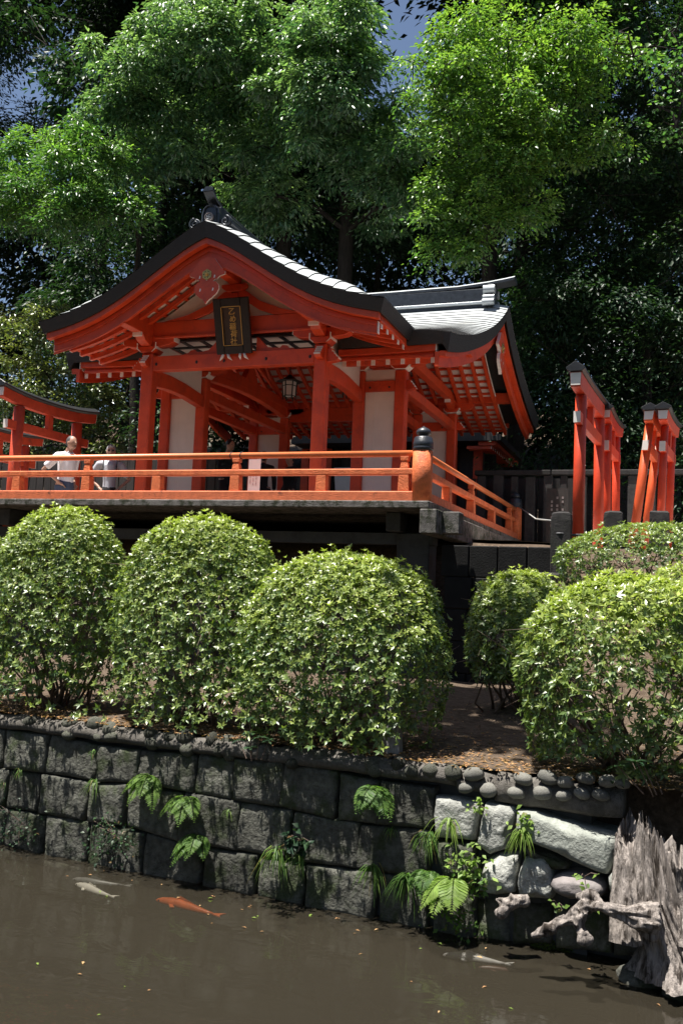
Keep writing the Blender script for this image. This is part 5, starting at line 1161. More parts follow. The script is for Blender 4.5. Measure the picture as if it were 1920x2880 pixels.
# ================================================================== CLIPPED BUSHES
def bush(label, X, Y, zt, zb, rx, ry, seed, dens=1550, leaf=(.044, .0168), young=.72, stems=30, back=.25, ragged=0.0, mat_='leaf_shrub', sink=0.45, fringe=0):
    rng = np.random.default_rng(seed)
    BY = max(Y, float(wall_y(X)) + .42); g0 = float(gz(X, BY)); t = thing('rounded_bush', label, 'bush', (X, BY, g0), 'clipped azalea bushes on the pond bank')
    H = zt - zb; zw = zb + sink * H
    def rad(z):
        up = np.clip((z - zw) / (zt - zw), 0, 1); dn = np.clip((zw - z) / (zw - zb), 0, 1)
        return np.where(z > zw, (1 - up ** 2.25) ** (1 / 2.25), 1 - .30 * dn ** 2.2)
    def surf(a, z):
        r = rad(z); d = np.stack([np.cos(a), np.sin(a), z * 1.0], -1)
        n = 1 + .080 * fbm(np.stack([np.cos(a) * 1.7 + seed, np.sin(a) * 1.7, z * 2.0], -1), 3) + .035 * fbm(np.stack([np.cos(a) * 6 + seed, np.sin(a) * 6, z * 7.0], -1), 2)
        return np.stack([X + rx * r * n * np.cos(a), Y + ry * r * n * np.sin(a), z + .03 * (n - 1) * 10 * .1], -1)
    area = 2 * math.pi * (rx + ry) / 2 * H * .95
    n = int(area * dens)
    a = rng.uniform(0, 2 * math.pi, n); q = rng.random(n)
    z = zb + H * (1 - (1 - q) ** 1.25)                                        # more on the crown
    z = np.minimum(z, zt - 1e-3)
    top = rng.random(n) < .34
    rr = np.sqrt(rng.random(n)) * .98; z = np.where(top, zw + (zt - zw) * (1 - rr ** 2.25) ** (1 / 2.25), z)
    z = np.clip(z, zb, zt - 1e-4)
    keep = (rng.random(n) < np.where(np.sin(a) < .35, 1, back))
    # thinner towards the shaded foot, where the stems show
    low = np.clip((zw - z) / (zw - zb), 0, 1); gap = fbm(np.stack([np.cos(a) * 3 + seed, np.sin(a) * 3, z * 4.0], -1), 2)
    keep &= rng.random(n) < 1 - .22 * low - .38 * (gap > .25)
    a = a[keep]; z = z[keep]; n = len(a)
    p = surf(a, z); e = 1e-3
    ta = surf(a + e, z) - p; tz = surf(a, np.minimum(z + e, zt - 1e-5)) - p
    tz = np.where(np.linalg.norm(tz, axis=1, keepdims=True) < 1e-9, np.array([[0, 0, 1.]]), tz)
    N = unit(np.cross(ta, tz)); N = np.where((N[:, 0] * np.cos(a) + N[:, 1] * np.sin(a) + N[:, 2] * .3)[:, None] < 0, -N, N)
    N = unit(N + .35 * rand_dirs(n, rng)); N[:, 2] += .25; N = unit(N)
    inset = np.where(rng.random(n) < .3, rng.exponential(.12, n), rng.exponential(.026, n)) - .012 - np.where(rng.random(n) < .06, rng.uniform(.02, .075, n), 0)
    p = p - N * inset[:, None]
    # ragged lower edge
    cut = zb + H * (.10 + .10 * fbm(np.stack([np.cos(a) * 4 + seed, np.sin(a) * 4, a * 0], -1), 2)); kk = p[:, 2] > cut; p = p[kk]; N = N[kk]; z = z[kk]; n = len(p)
    if fringe:                                                          # loose shoots hanging over the coping
        fx = X + np.clip(rng.normal(0, rx * .55, fringe), -rx * .80, rx * .72); fy = wall_y(fx) - rng.uniform(-.15, .42, fringe); fz = rng.uniform(1.22, zb + .62 * H, fringe)
        p = np.concatenate([p, np.stack([fx, fy, fz], -1)]); fn_ = unit(np.stack([rng.normal(0, .4, fringe), -np.ones(fringe), rng.uniform(0, .8, fringe)], -1)); N = np.concatenate([N, fn_]); z = np.concatenate([z, fz]); n = len(p)
    k = 6
    P = np.repeat(p, k, 0); NN = np.repeat(N, k, 0); m = len(P)
    ref = unit(np.cross(NN, rand_dirs(m, rng)))
    ph = np.tile(np.arange(k) * 2.4, n) + np.repeat(rng.uniform(0, 6, n), k)
    b1 = unit(np.cross(NN, np.array([[.31, .77, .55]]))); b2 = np.cross(NN, b1)
    out = b1 * np.cos(ph)[:, None] + b2 * np.sin(ph)[:, None]
    lift = rng.uniform(.12, 1.0, m)[:, None]
    D = unit(out + NN * lift + .18 * rand_dirs(m, rng)); LN = unit(NN - out * .35 + .25 * rand_dirs(m, rng))
    size = np.repeat(rng.uniform(.62, 1.2, n), k) * rng.uniform(.75, 1.15, m)
    lowm = np.repeat(np.clip((zw - z) / (zw - zb), 0, 1), k); size *= 1 + .22 * lowm
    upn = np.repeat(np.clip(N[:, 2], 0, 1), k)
    tint = np.stack([np.clip(rng.normal(1.0, .20, m), .5, 1.6), np.clip(rng.normal(young * upn ** 1.5 + .12, .16, m), 0, 1), np.where(rng.random(m) < .016, rng.uniform(.3, .8, m), 0)], -1)  # upward leaves paler: new growth plus painted top light
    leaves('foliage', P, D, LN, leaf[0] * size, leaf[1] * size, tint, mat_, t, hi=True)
    # inner twigs and stems
    mb = MB()
    for i in range(stems):
        an = rng.uniform(0, 2 * math.pi); zz = rng.uniform(zb + .25 * H, zt - .12 * H); e_ = surf(np.array([an]), np.array([zz]))[0]; c = np.array([X, Y, 0.0]); e_ = c * [1, 1, 0] * .06 + e_ * [.94, .94, 1] + np.array([0, 0, 0])
        b0 = np.array([X + rng.normal(0, .13), BY + rng.normal(0, .10), g0 - .05]); mid = b0 * .45 + e_ * .55 + np.array([0, 0, -.05]) + rng.normal(0, .05, 3)
        r0 = rng.uniform(.009, .018); mb.tube([b0, b0 * .7 + mid * .3 + rng.normal(0, .03, 3), mid, e_], [r0, r0 * .85, r0 * .6, .003], 5)
        for j in range(5):
            f = rng.uniform(.2, .9); s = mid * (1 - f) + e_ * f; w = s + rng.normal(0, .16, 3); mb.tube([s, (s + w) / 2 + rng.normal(0, .02, 3), w], [.004, .003, .0015], 4, cap=False)
    st = obj('stems', mb, 'twig', t, smooth=True); st['kind'] = 'stuff'
    return t
def pb(label, px, py, Y, zb, rx, ry, seed, **k):
    c = at(px, py, Y=Y); bush(label, c.x, Y, c.z, zb, rx, ry, seed, **k)
pb('rounded bush cut by the left edge of the picture', -150, 1440, 7.75, 1.34, .60, .62, 21, fringe=190)
pb('broad rounded bush at far left below the two men', 190, 1436, 7.62, 1.22, .68, .60, 22, fringe=270)
pb('rounded bush left of the middle one, over a grey stone marker', 578, 1462, 7.44, 1.14, .79, .58, 23, fringe=340)
pb('middle rounded bush, the fullest dome, overhanging the pond wall', 975, 1563, 7.24, 1.08, .87, .68, 24, sink=.42, fringe=330)
pb('small rounded bush set back in shade beside the platform pier', 1465, 1613, 9.0, 1.45, .48, .5, 25, leaf=(.050, .019), stems=18)
pb('big rounded bush at right overhanging the cobble coping', 1785, 1627, 7.12, 1.08, .80, .72, 26, dens=1150, leaf=(.053, .0195))
pb('wide low bush mound under the torii gates at right', 1850, 1478, 11.0, 2.3, 1.05, .80, 27, dens=900, young=.3)
pb('small bush at the right edge between two larger ones', 1985, 1575, 9.55, 1.8, .55, .5, 28, dens=700)
def low_plant(label, x, y, z, n, L_, seed, spread=.3):
    rng = np.random.default_rng(seed); t = thing('leafy_plant', label, 'plant', (x, y, z), 'low leafy plants at the wall top'); k = 7
    c = np.array([x, y, z]) + rng.normal(0, 1, (n, 3)) * np.array([spread, spread * .6, .06]) + np.array([0, 0, .10]); P = np.repeat(c, k, 0); m = len(P)
    ph = np.tile(np.arange(k) * 2 * math.pi / k, n) + np.repeat(rng.uniform(0, 6, n), k); D = np.stack([np.cos(ph), np.sin(ph), rng.uniform(-.35, .25, m)], -1)
    LN = unit(np.array([[0, 0, 1.]]) + .3 * rand_dirs(m, rng)); tint = np.stack([rng.uniform(.7, 1.3, m), rng.uniform(0, .3, m), np.zeros(m)], -1)
    leaves('foliage', P, D, LN, L_ * rng.uniform(.7, 1.2, m), L_ * .30, tint, 'leaf_dark', t, hi=True)
    mb = MB()
    for q in c: mb.tube([(x + (q[0] - x) * .5, y + (q[1] - y) * .5, z - .05), tuple(q)], [.005, .003], 4)
    obj('stems', mb, 'twig', t)['kind'] = 'stuff'
p = at(1760, 2160, Z=1.2); low_plant('dark glossy plant hanging over the coping at far right', p.x, p.y, 1.13, 12, .10, 31)
p = at(1860, 2190, Z=1.2); low_plant('dark glossy plant above the old tree stump', p.x + .05, p.y, 1.15, 12, .10, 32)
p = at(45, 1960, Z=1.3); low_plant('small leafy seedling on the bare earth at far left', p.x, p.y, 1.22, 4, .09, 33, .12)
p = at(720, 2090, Z=1.2); low_plant('small leafy shoots at the foot of the middle bush', p.x, p.y, 1.13, 6, .08, 34, .15)

# ================================================================== TREES
def cam_clumps(rng, px, py, Yr, n, r, flat=.8, avoid=None):
    out = []
    for i in range(n):
        for _ in range(20):
            x = rng.uniform(*px); y = rng.uniform(*py)
            if avoid is None or not avoid(x, y): break
        Y = rng.uniform(*Yr); c = at(x, y, Y=Y); rr = rng.uniform(*r); out.append((np.array(c), np.array([rr * rng.uniform(.9, 1.25), rr * rng.uniform(.8, 1.1), rr * flat * rng.uniform(.85, 1.15)])))
    return out
def crown(name, clumps, rng, per, sub, leaf, m, parent, young=.4, droop=.55, subr=.30, kind='stuff'):
    PP = []; DD = []; NN = []; UP = []
    for c, r in clumps:
        k = max(3, int(per / sub * min(1.0, (r[0] / .9) ** 1.6))); d = rand_dirs(k, rng); rad = rng.random(k) ** .45
        cen = c + d * r * rad[:, None]
        sp = np.repeat(cen, sub, 0); m_ = len(sp); o = rand_dirs(m_, rng) * (rng.random(m_) ** .6)[:, None] * subr * np.repeat(rng.uniform(.6, 1.5, k), sub)[:, None] * np.array([1.35, 1.35, .50]); o[:, 2] -= .55 * (o[:, 0] ** 2 + o[:, 1] ** 2) / subr
        P = sp + o; outw = unit(np.repeat(d * r, sub, 0) + .9 * o / subr)
        D = outw * np.array([1, 1, .35]) + rand_dirs(m_, rng) * .55; D[:, 2] -= droop; N_ = outw * .5 + np.array([[0, 0, .9]]) + rand_dirs(m_, rng) * .55
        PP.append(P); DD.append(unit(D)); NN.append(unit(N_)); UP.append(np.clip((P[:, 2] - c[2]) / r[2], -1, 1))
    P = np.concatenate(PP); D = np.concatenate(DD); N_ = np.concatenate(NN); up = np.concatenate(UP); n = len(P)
    tint = np.stack([np.clip(rng.normal(1, .22, n), .45, 1.7), np.clip(rng.normal(young * (.5 + .5 * up), .20, n), 0, 1), np.zeros(n)], -1)  # clump tops paler, undersides darker: top light put into leaf colour
    s = rng.uniform(.7, 1.25, n)
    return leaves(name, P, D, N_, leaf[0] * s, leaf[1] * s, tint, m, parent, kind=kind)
def tree(label, base, clumps, seed, per, leaf, m, sub=46, young=.4, droop=.5, subr=.27, tr=.28, top=None, canopy=None, name='broadleaf_tree', group='trees behind the shrine'):
    rng = np.random.default_rng(seed); bx_, by_ = base; g0 = float(gz(bx_, by_)); t = thing(name, label, 'tree', (bx_, by_, g0), group)
    allc = list(clumps) + list(canopy or [])
    ztop = top or max(c[2] for c, _ in allc); mb = MB(); n = 9; pts = []; rad = []
    for i in range(n): f = i / (n - 1); pts.append((bx_ + .35 * math.sin(f * 4 + seed) * f, by_ + .25 * math.cos(f * 3 + seed) * f, g0 - .2 + (ztop - g0) * f)); rad.append(tr * (1 - .8 * f) * (1.25 if i == 0 else 1))
    mb.tube(pts, rad, 10)
    tk = obj('trunk', mb, 'bark', t, smooth=True); mb = MB()
    nodes = [(Vector(p), r_) for p, r_ in list(zip(pts, rad))[3:]]
    for c, r in sorted(allc, key=lambda q: (q[0][0] - bx_) ** 2 + (q[0][1] - by_) ** 2):
        e = Vector(c.tolist()); cand = [q for q in nodes if q[0].z < e.z + .3] or nodes[:1]
        s, rs = min(cand, key=lambda q: (q[0] - e).length); r0 = min(.08, max(.018, rs * .55)); mid = s.lerp(e, .5) + Vector((rng.normal(0, .12), rng.normal(0, .12), .10 * (e - s).length))
        mb.tube([s, mid, e], [r0, r0 * .75, r0 * .5], 6, cap=False); nodes.append((e, r0 * .8))
        for j in range(3): w = e + Vector((rng.normal(0, r[0] * .6), rng.normal(0, r[1] * .6), rng.normal(0, r[2] * .5))); mb.tube([e, w], [.015, .005], 4, cap=False)
    obj('limbs', mb, 'bark', t, smooth=True)['kind'] = 'stuff'
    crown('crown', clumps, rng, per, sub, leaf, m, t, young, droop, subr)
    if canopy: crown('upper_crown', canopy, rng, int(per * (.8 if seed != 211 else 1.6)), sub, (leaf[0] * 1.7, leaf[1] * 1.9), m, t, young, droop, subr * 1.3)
    return t
R1 = np.random.default_rng(101)
C = lambda *a, **k: cam_clumps(R1, *a, **k)
def hero(lst, Y, r, flat=.75):
    out = []
    for c, q in hero0(lst, Y, r, flat):
        out.append((c, q))
        for _ in range(3):
            d = unit(R1.normal(size=3)[None])[0]; d[2] = d[2] * .8 - .15; out.append((c + d * q * R1.uniform(.95, 1.35), q * R1.uniform(.28, .5)))
    return out
def hero0(lst, Y, r, flat=.75): return [(np.array(at(x, y, Y=Y + dy)), np.array([r * k, r * k * .9, r * k * flat])) for x, y, dy, k in lst]
# central trees whose bright drooping sprays hang over the shrine
tree('big evergreen tree left of centre with bright drooping leaf sprays high up', (-10.6, 23.5),
     hero([(360, 190, 0, 1.0), (440, 130, .6, .9), (330, 290, .4, .8), (560, 110, 0, 1.0), (520, 30, .5, 1.1), (640, 40, .6, .9), (450, 300, .9, .9), (420, 420, .8, .7), (520, 440, .9, .55), (600, 250, 1.4, .9), (680, 150, 1.6, 1.0)], 19.8, 1.0)
     + C((330, 720), (150, 560), (21.6, 24), 12, (.8, 1.2)), 201, 1700, (.15, .060), 'leaf_spray', young=.6, canopy=C((250, 760), (-620, -80), (23, 27), 12, (1.5, 2.1)))
tree('tall evergreen tree at centre with pale glossy leaf clumps near the sky gap', (-8.6, 23.2),
     hero([(880, 250, 0, .9), (780, 260, .5, .7), (930, 130, 0, 1.1), (985, 60, .4, .9), (860, 60, .5, .9), (800, 150, .9, .9), (960, 290, .4, .8), (1010, 180, .5, .7), (880, 360, .7, .7), (1010, 390, .9, .7), (760, 420, 1.6, .7), (1100, 300, 1.2, .6), (1140, 400, 1.0, .65), (1090, 490, 1.2, .7), (1150, 520, 1.6, .6)], 19.9, 1.0)
     + C((740, 1090), (100, 600), (21.6, 24), 12, (.8, 1.2), avoid=lambda x, y: x > 960 and y < 260), 202, 1700, (.14, .058), 'leaf_spray', young=.55, canopy=C((700, 960), (-560, -100), (23, 27), 10, (1.4, 2.0)))
tree('bright green layered tree at left above the older man', (-13.6, 21.5),
     hero([(120, 400, 0, .9), (250, 390, .2, .8), (50, 450, .3, .8), (330, 440, .4, .7), (200, 470, -.2, .9), (110, 540, 0, .9), (250, 560, .1, .9), (30, 590, .3, .8), (330, 580, .3, .7), (170, 610, 0, .9), (380, 540, .6, .45), (-40, 500, .2, 1.0)], 18.9, .95, .42), 203, 1500, (.13, .042), 'leaf_mid', young=.55, droop=.30, tr=.2, name='maple_tree')
tree('pale glossy camellia like tree behind the left torii gate', (-13.0, 19.6),
     hero([(110, 930, 0, .8), (200, 990, .1, .7), (40, 1010, .1, .8), (150, 1080, .2, .8), (270, 1070, .3, .6), (60, 1130, .2, .8), (230, 1150, .3, .7), (320, 1120, .5, .5), (150, 880, .5, .5), (20, 900, .6, .6), (120, 1210, .3, .9), (290, 1230, .5, .7)], 18.4, .80, .85), 204, 1300, (.105, .046), 'leaf_cam', young=.6, droop=.35, tr=.12, top=6.9)
tree('light green tree right of centre, brightest crown behind the roof end', (-4.6, 23.6),
     hero([(1250, 120, .2, .9), (1330, 60, .4, 1.0), (1220, 240, .2, .8), (1320, 200, 0, 1.0), (1430, 110, .2, 1.0), (1420, 260, 0, 1.0), (1270, 330, .1, .85), (1370, 360, 0, .95), (1490, 330, .2, .8), (1290, 440, .2, .8), (1390, 470, .2, .8), (1240, 520, .3, .75), (1330, 570, .2, .75), (1230, 600, .3, .6), (1420, 600, .4, .6), (1260, 680, .5, .55), (1340, 670, .5, .6), (1480, 470, .5, .8), (1560, 420, .6, .8), (1500, 580, .8, .7), (1700, 180, .7, .8), (1680, 380, .9, .7), (1540, 200, .3, .9), (1600, 80, .3, 1.0), (1620, 270, .5, .6)], 19.4, .80)
     + C((1250, 1600), (-60, 560), (21, 23.5), 10, (.8, 1.1), avoid=lambda x, y: x < 1320 and y < 240), 205, 1500, (.105, .052), 'leaf_bright', young=.6, droop=.35, canopy=C((1300, 1700), (-480, -110), (22.8, 26), 9, (1.3, 1.9)))
tree('dark thin crowned tree at the right edge with sky showing through', (0.3, 26.0),
     C((1560, 2050), (-40, 1000), (22.5, 26.5), 62, (.9, 1.4)), 206, 800, (.13, .06), 'leaf_dark', young=.3, droop=.3, subr=.4, tr=.24)
tree('far dark tree at upper left with blue sky between its branches', (-20.5, 29),
     C((-120, 500), (-120, 420), (26, 31), 46, (1.0, 1.6)), 207, 700, (.17, .07), 'leaf_far', young=.3, droop=.35, subr=.5, tr=.34)
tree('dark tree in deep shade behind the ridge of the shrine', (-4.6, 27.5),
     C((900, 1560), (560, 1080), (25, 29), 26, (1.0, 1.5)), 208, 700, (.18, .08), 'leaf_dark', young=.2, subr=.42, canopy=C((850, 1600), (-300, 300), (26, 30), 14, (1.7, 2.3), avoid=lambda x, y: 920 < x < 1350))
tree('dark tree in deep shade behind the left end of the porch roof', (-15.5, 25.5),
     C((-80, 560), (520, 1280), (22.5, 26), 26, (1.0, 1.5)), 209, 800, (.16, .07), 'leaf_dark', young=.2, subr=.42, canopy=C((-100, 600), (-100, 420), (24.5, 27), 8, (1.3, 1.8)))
rg = np.random.default_rng(55)
tree('ginkgo branches reaching in from the upper right corner', (3.6, 17.5),
     [(np.array(at(x, y, Y=15.2)), np.array([.42, .4, .22])) for x, y in ((1840, 130), (1900, 80), (1780, 160), (1880, 220), (1930, 160), (1850, 300), (1900, 360), (1740, 90))], 210, 150, (.085, .080), 'leaf_mid', sub=6, young=.2, droop=.35, subr=.16, tr=.22, top=13, name='ginkgo_tree', group='trees behind the shrine')
# undergrowth: dark shrubs along the fences and the unlit wood further up the hill
rw = np.random.default_rng(77)
def wood(name, label, px, py, Yr, n, r, per, leaf, m, seed, avoid=None):
    rng = np.random.default_rng(seed); cl = cam_clumps(rng, px, py, Yr, n, r, .9, avoid); o = crown(name, cl, rng, per, 12, leaf, m, None, .2, .4, .6); tag(o, label, 'wood', kind='stuff'); return o
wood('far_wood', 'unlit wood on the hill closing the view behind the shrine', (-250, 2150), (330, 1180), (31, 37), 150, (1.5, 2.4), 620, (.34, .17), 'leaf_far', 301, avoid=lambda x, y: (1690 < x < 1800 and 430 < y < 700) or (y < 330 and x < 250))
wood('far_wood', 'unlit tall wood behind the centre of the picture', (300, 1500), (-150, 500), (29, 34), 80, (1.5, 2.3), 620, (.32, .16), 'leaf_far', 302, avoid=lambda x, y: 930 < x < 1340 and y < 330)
wood('undergrowth', 'dark shrubs growing behind the fence at the right', (1480, 2050), (1120, 1420), (20, 22.5), 16, (.6, .9), 420, (.12, .05), 'leaf_dark', 303)
wood('undergrowth', 'dark shrubs growing behind the left plank fence', (-100, 640), (1120, 1380), (18.3, 20.5), 16, (.6, .9), 420, (.12, .05), 'leaf_dark', 304)

# unseen tree added right of the view so its boughs shade the bank
def sunpath(x, y, z, h): return np.array([x + sdir.x / sdir.z * h, y + sdir.y / sdir.z * h, z + h])
bo = []
for x, y in ((-2.2, 8.45), (-2.15, 9.1), (-2.4, 9.6), (-2.1, 9.9), (-2.5, 10.3), (-2.1, 10.7), (-2.9, 9.2), (-2.9, 10.4), (-2.0, 8.0), (-2.7, 8.5), (-1.8, 10.7), (-1.25, 8.25), (-1.10, 7.95)):
    bo.append((sunpath(x, y, 1.6, 9.5), np.array([.46, .50, .40])))  # leaf clumps set towards the sun to shade the ground below
tree('unseen tree added on the right, its boughs shading the bank', (2.9, 9.6), [(np.array([2.9 + math.cos(k) * 1.5, 9.8 + math.sin(k) * 1.5, 10 + .6 * (k % 3)]), np.array([1.3, 1.3, .9])) for k in range(7)], 211, 700, (.13, .06), 'leaf_dark', canopy=bo, subr=.3, tr=.22, group='unseen trees added for shade')

def shade_wood(label, px, py, Yr, n, seed, r=(2.0, 2.8), per=620):
    wood('shade_canopy', label, px, py, Yr, n, r, per, (.36, .20), 'leaf_far', seed, avoid=lambda x, y: 920 < x < 1350 and y > -380)  # leaf layer out of view, added to keep sun off the woods
shade_wood('unseen treetops added to shade the hill', (-250, 2150), (-420, 60), (30, 36), 60, 311)
shade_wood('unseen treetops added to shade the shrine garden', (300, 1700), (-900, -260), (25, 31), 40, 312)

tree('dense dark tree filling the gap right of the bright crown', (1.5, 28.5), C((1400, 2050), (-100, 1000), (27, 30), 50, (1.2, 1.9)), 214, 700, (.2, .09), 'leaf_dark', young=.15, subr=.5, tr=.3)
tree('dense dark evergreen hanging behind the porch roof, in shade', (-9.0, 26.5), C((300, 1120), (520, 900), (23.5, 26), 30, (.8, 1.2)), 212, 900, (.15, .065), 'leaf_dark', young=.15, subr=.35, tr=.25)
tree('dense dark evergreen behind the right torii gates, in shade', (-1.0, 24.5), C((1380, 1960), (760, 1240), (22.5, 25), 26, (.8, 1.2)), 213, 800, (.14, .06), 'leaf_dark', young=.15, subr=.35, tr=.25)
# trees on the photographer's side of the pond (behind the camera)
rb = np.random.default_rng(888); nb2 = []
for k in range(70):
    x = rb.uniform(-32, 26); y = rb.uniform(-17, -8) + .012 * x * x * .2; nb2.append((np.array([x, y, rb.uniform(2.0, 12.5)]), np.array([2.2, 1.6, 1.8]) * rb.uniform(.8, 1.3)))
for sx in (-1, 1):
    for k in range(26): nb2.append((np.array([sx * rb.uniform(17, 24) - 4, rb.uniform(-6, 16), rb.uniform(2.0, 11)]), np.array([1.8, 2.2, 1.8]) * rb.uniform(.8, 1.3)))
o = crown('near_wood', nb2, rb, 360, 18, (.55, .28), 'leaf_dark', None, .2, .4, .7); tag(o, 'trees on the near side of the pond, outside the picture', 'wood', kind='stuff')
# ================================================================== OLD STUMP AND DRIFTWOOD
def driftwood(name, label, tubes, vox=.016, amp=.035, an=(3, 11, 11)):
    mb = MB()
    for pts in tubes:
        ps = [at(x, y, Y=Y) for x, y, Y, r in pts]; mb.tube(ps, [r for *_, r in pts], 12)
    o = remesh(name, mb, 'wood', None, vox, 5); me = o.data; n = len(me.vertices)
    co = np.empty(n * 3, np.float32); no = np.empty(n * 3, np.float32); me.vertices.foreach_get('co', co); me.vertices.foreach_get('normal', no); co = co.reshape(-1, 3).astype(float); no = no.reshape(-1, 3).astype(float)
    w = fbm(co * 3.0, 2)[:, None] * .05; q = co + w
    d = amp * (1.1 * fbm(q * np.array(an) + 5, 2) - 1.3 * np.abs(fbm(q * np.array(an) * 2.1 + 2, 2)) + .5 + .5 * fbm(co * 5, 2))
    co = co + no * d[:, None]; me.vertices.foreach_set('co', co.reshape(-1).astype(np.float32)); me.update()
    return tag(o, label, 'stump')
st_ = thing('tree_stump', 'bleached splintered tree stump with grooved roots at the pond edge, far right', 'stump', tuple(at(1840, 2700, Z=0.0)))
def fluted(axis, na=150, nz=70, seed=3, splinter=.22, lobes=5):
    """upright weathered trunk: deep vertical flutes, root flare, splintered top"""
    rng = np.random.default_rng(seed); A = np.linspace(0, 2 * math.pi, na, endpoint=False); zs = np.array([p[2] for p, r in axis]); xs_ = np.array([p[0] for p, r in axis]); ys_ = np.array([p[1] for p, r in axis]); rs = np.array([r for p, r in axis])
    ca = np.stack([np.cos(A), np.sin(A), A * 0], -1); top = zs[-1] - splinter * (1.0 + 1.0 * fbm(ca * 1.3 + seed, 2)) - .06 * np.abs(fbm(ca * 9 + 4, 2)); mb = MB(); t = np.linspace(0, 1, nz)
    for s in t:
        z = zs[0] + (top - zs[0]) * s; cx = np.interp(z, zs, xs_); cy = np.interp(z, zs, ys_); R = np.interp(z, zs, rs); fl = (z - zs[0]) / (zs[-1] - zs[0])
        tw = A + .7 * fl; q = np.stack([np.cos(tw) * 2.2 + .25 * z, np.sin(tw) * 2.2, z * .5 + seed], -1); deep = fbm(q * 1.25, 2); ridg = 1 - 2 * np.abs(fbm(np.stack([np.cos(tw) * 5.5, np.sin(tw) * 5.5, z * .55 + 9], -1), 2)); fine = fbm(np.stack([np.cos(tw) * 17, np.sin(tw) * 17, z * 1.6], -1), 2)
        lob = (.5 + .5 * np.cos(lobes * A + 1.0)) * (1 - fl) ** 2.0 * .45
        rr = R * (1 + .26 * deep + .17 * ridg + .07 * fine + lob)
        for k in range(na): mb.v.append((float(cx[k] + rr[k] * ca[k, 0]), float(cy[k] + rr[k] * ca[k, 1]), float(z[k])))
    for j in range(nz - 1):
        for k in range(na): mb.f.append((j * na + k, j * na + (k + 1) % na, (j + 1) * na + (k + 1) % na, (j + 1) * na + k))
    c = len(mb.v); mb.v.append((float(xs_[-1]), float(ys_[-1]), float(zs[-1] - splinter * 2.0)))
    for k in range(na): mb.f.append(((nz - 1) * na + k, (nz - 1) * na + (k + 1) % na, c))
    mb.mi = [0] * len(mb.f); return mb
for bx0, by0, rr_, zz0 in ((-.18, 6.36, .17, -.02), (.10, 6.24, .19, -.05), (.38, 6.22, .20, -.03), (.62, 6.3, .22, 0)):
    mb = MB(); mb.sphere((0, 0, 0), (1, 1, 1), 16, 10); v_ = np.array(mb.v); v_ = v_ * (1 + .22 * fbm(v_ * 1.4 + bx0 * 9, 3))[:, None] * np.array([rr_, rr_ * .8, rr_ * .62]) + np.array([bx0, by0, zz0]); mb.v = [tuple(q) for q in v_.tolist()]
    tag(obj('boulder', mb, 'stone', smooth=True), 'dark wet boulder at the waterline under the old stump', 'rock', 'boulders under the stump')
def axp(l): return [(tuple(at(x, y, Y=Y)), r) for x, y, Y, r in l]
obj('trunk', fluted([((.035, 6.40, .06), .235), ((.03, 6.40, .22), .185)] + axp([(1862, 2520, 6.40, .150), (1852, 2430, 6.41, .125), (1838, 2330, 6.42, .095), (1818, 2232, 6.43, .06)])), 'wood', st_, smooth=True)
obj('side_spur', fluted(axp([(1800, 2640, 6.38, .13), (1780, 2520, 6.40, .10), (1770, 2420, 6.43, .075), (1765, 2330, 6.50, .06), (1760, 2270, 6.54, .035)]), 60, 40, 8, .12, 3), 'wood', st_, smooth=True)
obj('side_spur', fluted(axp([(1955, 2640, 6.35, .15), (1940, 2500, 6.38, .10), (1918, 2420, 6.32, .08), (1914, 2350, 6.34, .05)]), 80, 40, 12, .16, 4), 'wood', st_, smooth=True)
def root(tubes, vox=.009, amp=.024):
    o = driftwood('root', 'x', tubes, vox, amp); del o['label']; del o['category']; par(o, st_); return o
root([[(1840, 2590, 6.18, .10), (1770, 2570, 6.14, .062), (1700, 2552, 6.14, .045), (1650, 2552, 6.16, .045), (1600, 2585, 6.16, .038), (1545, 2610, 6.12, .028), (1494, 2633, 6.10, .010)], [(1690, 2550, 6.14, .05), (1655, 2525, 6.20, .04), (1622, 2522, 6.26, .022)], [(1640, 2560, 6.14, .05), (1625, 2600, 6.12, .04), (1650, 2645, 6.10, .03)]])
driftwood('driftwood_log', 'small bleached driftwood stub jutting from the wall above the water', [[(1485, 2532, 6.42, .035), (1440, 2535, 6.36, .055), (1405, 2565, 6.34, .035), (1396, 2580, 6.34, .015)], [(1420, 2540, 6.36, .04), (1392, 2528, 6.40, .02)]], .012, .018)

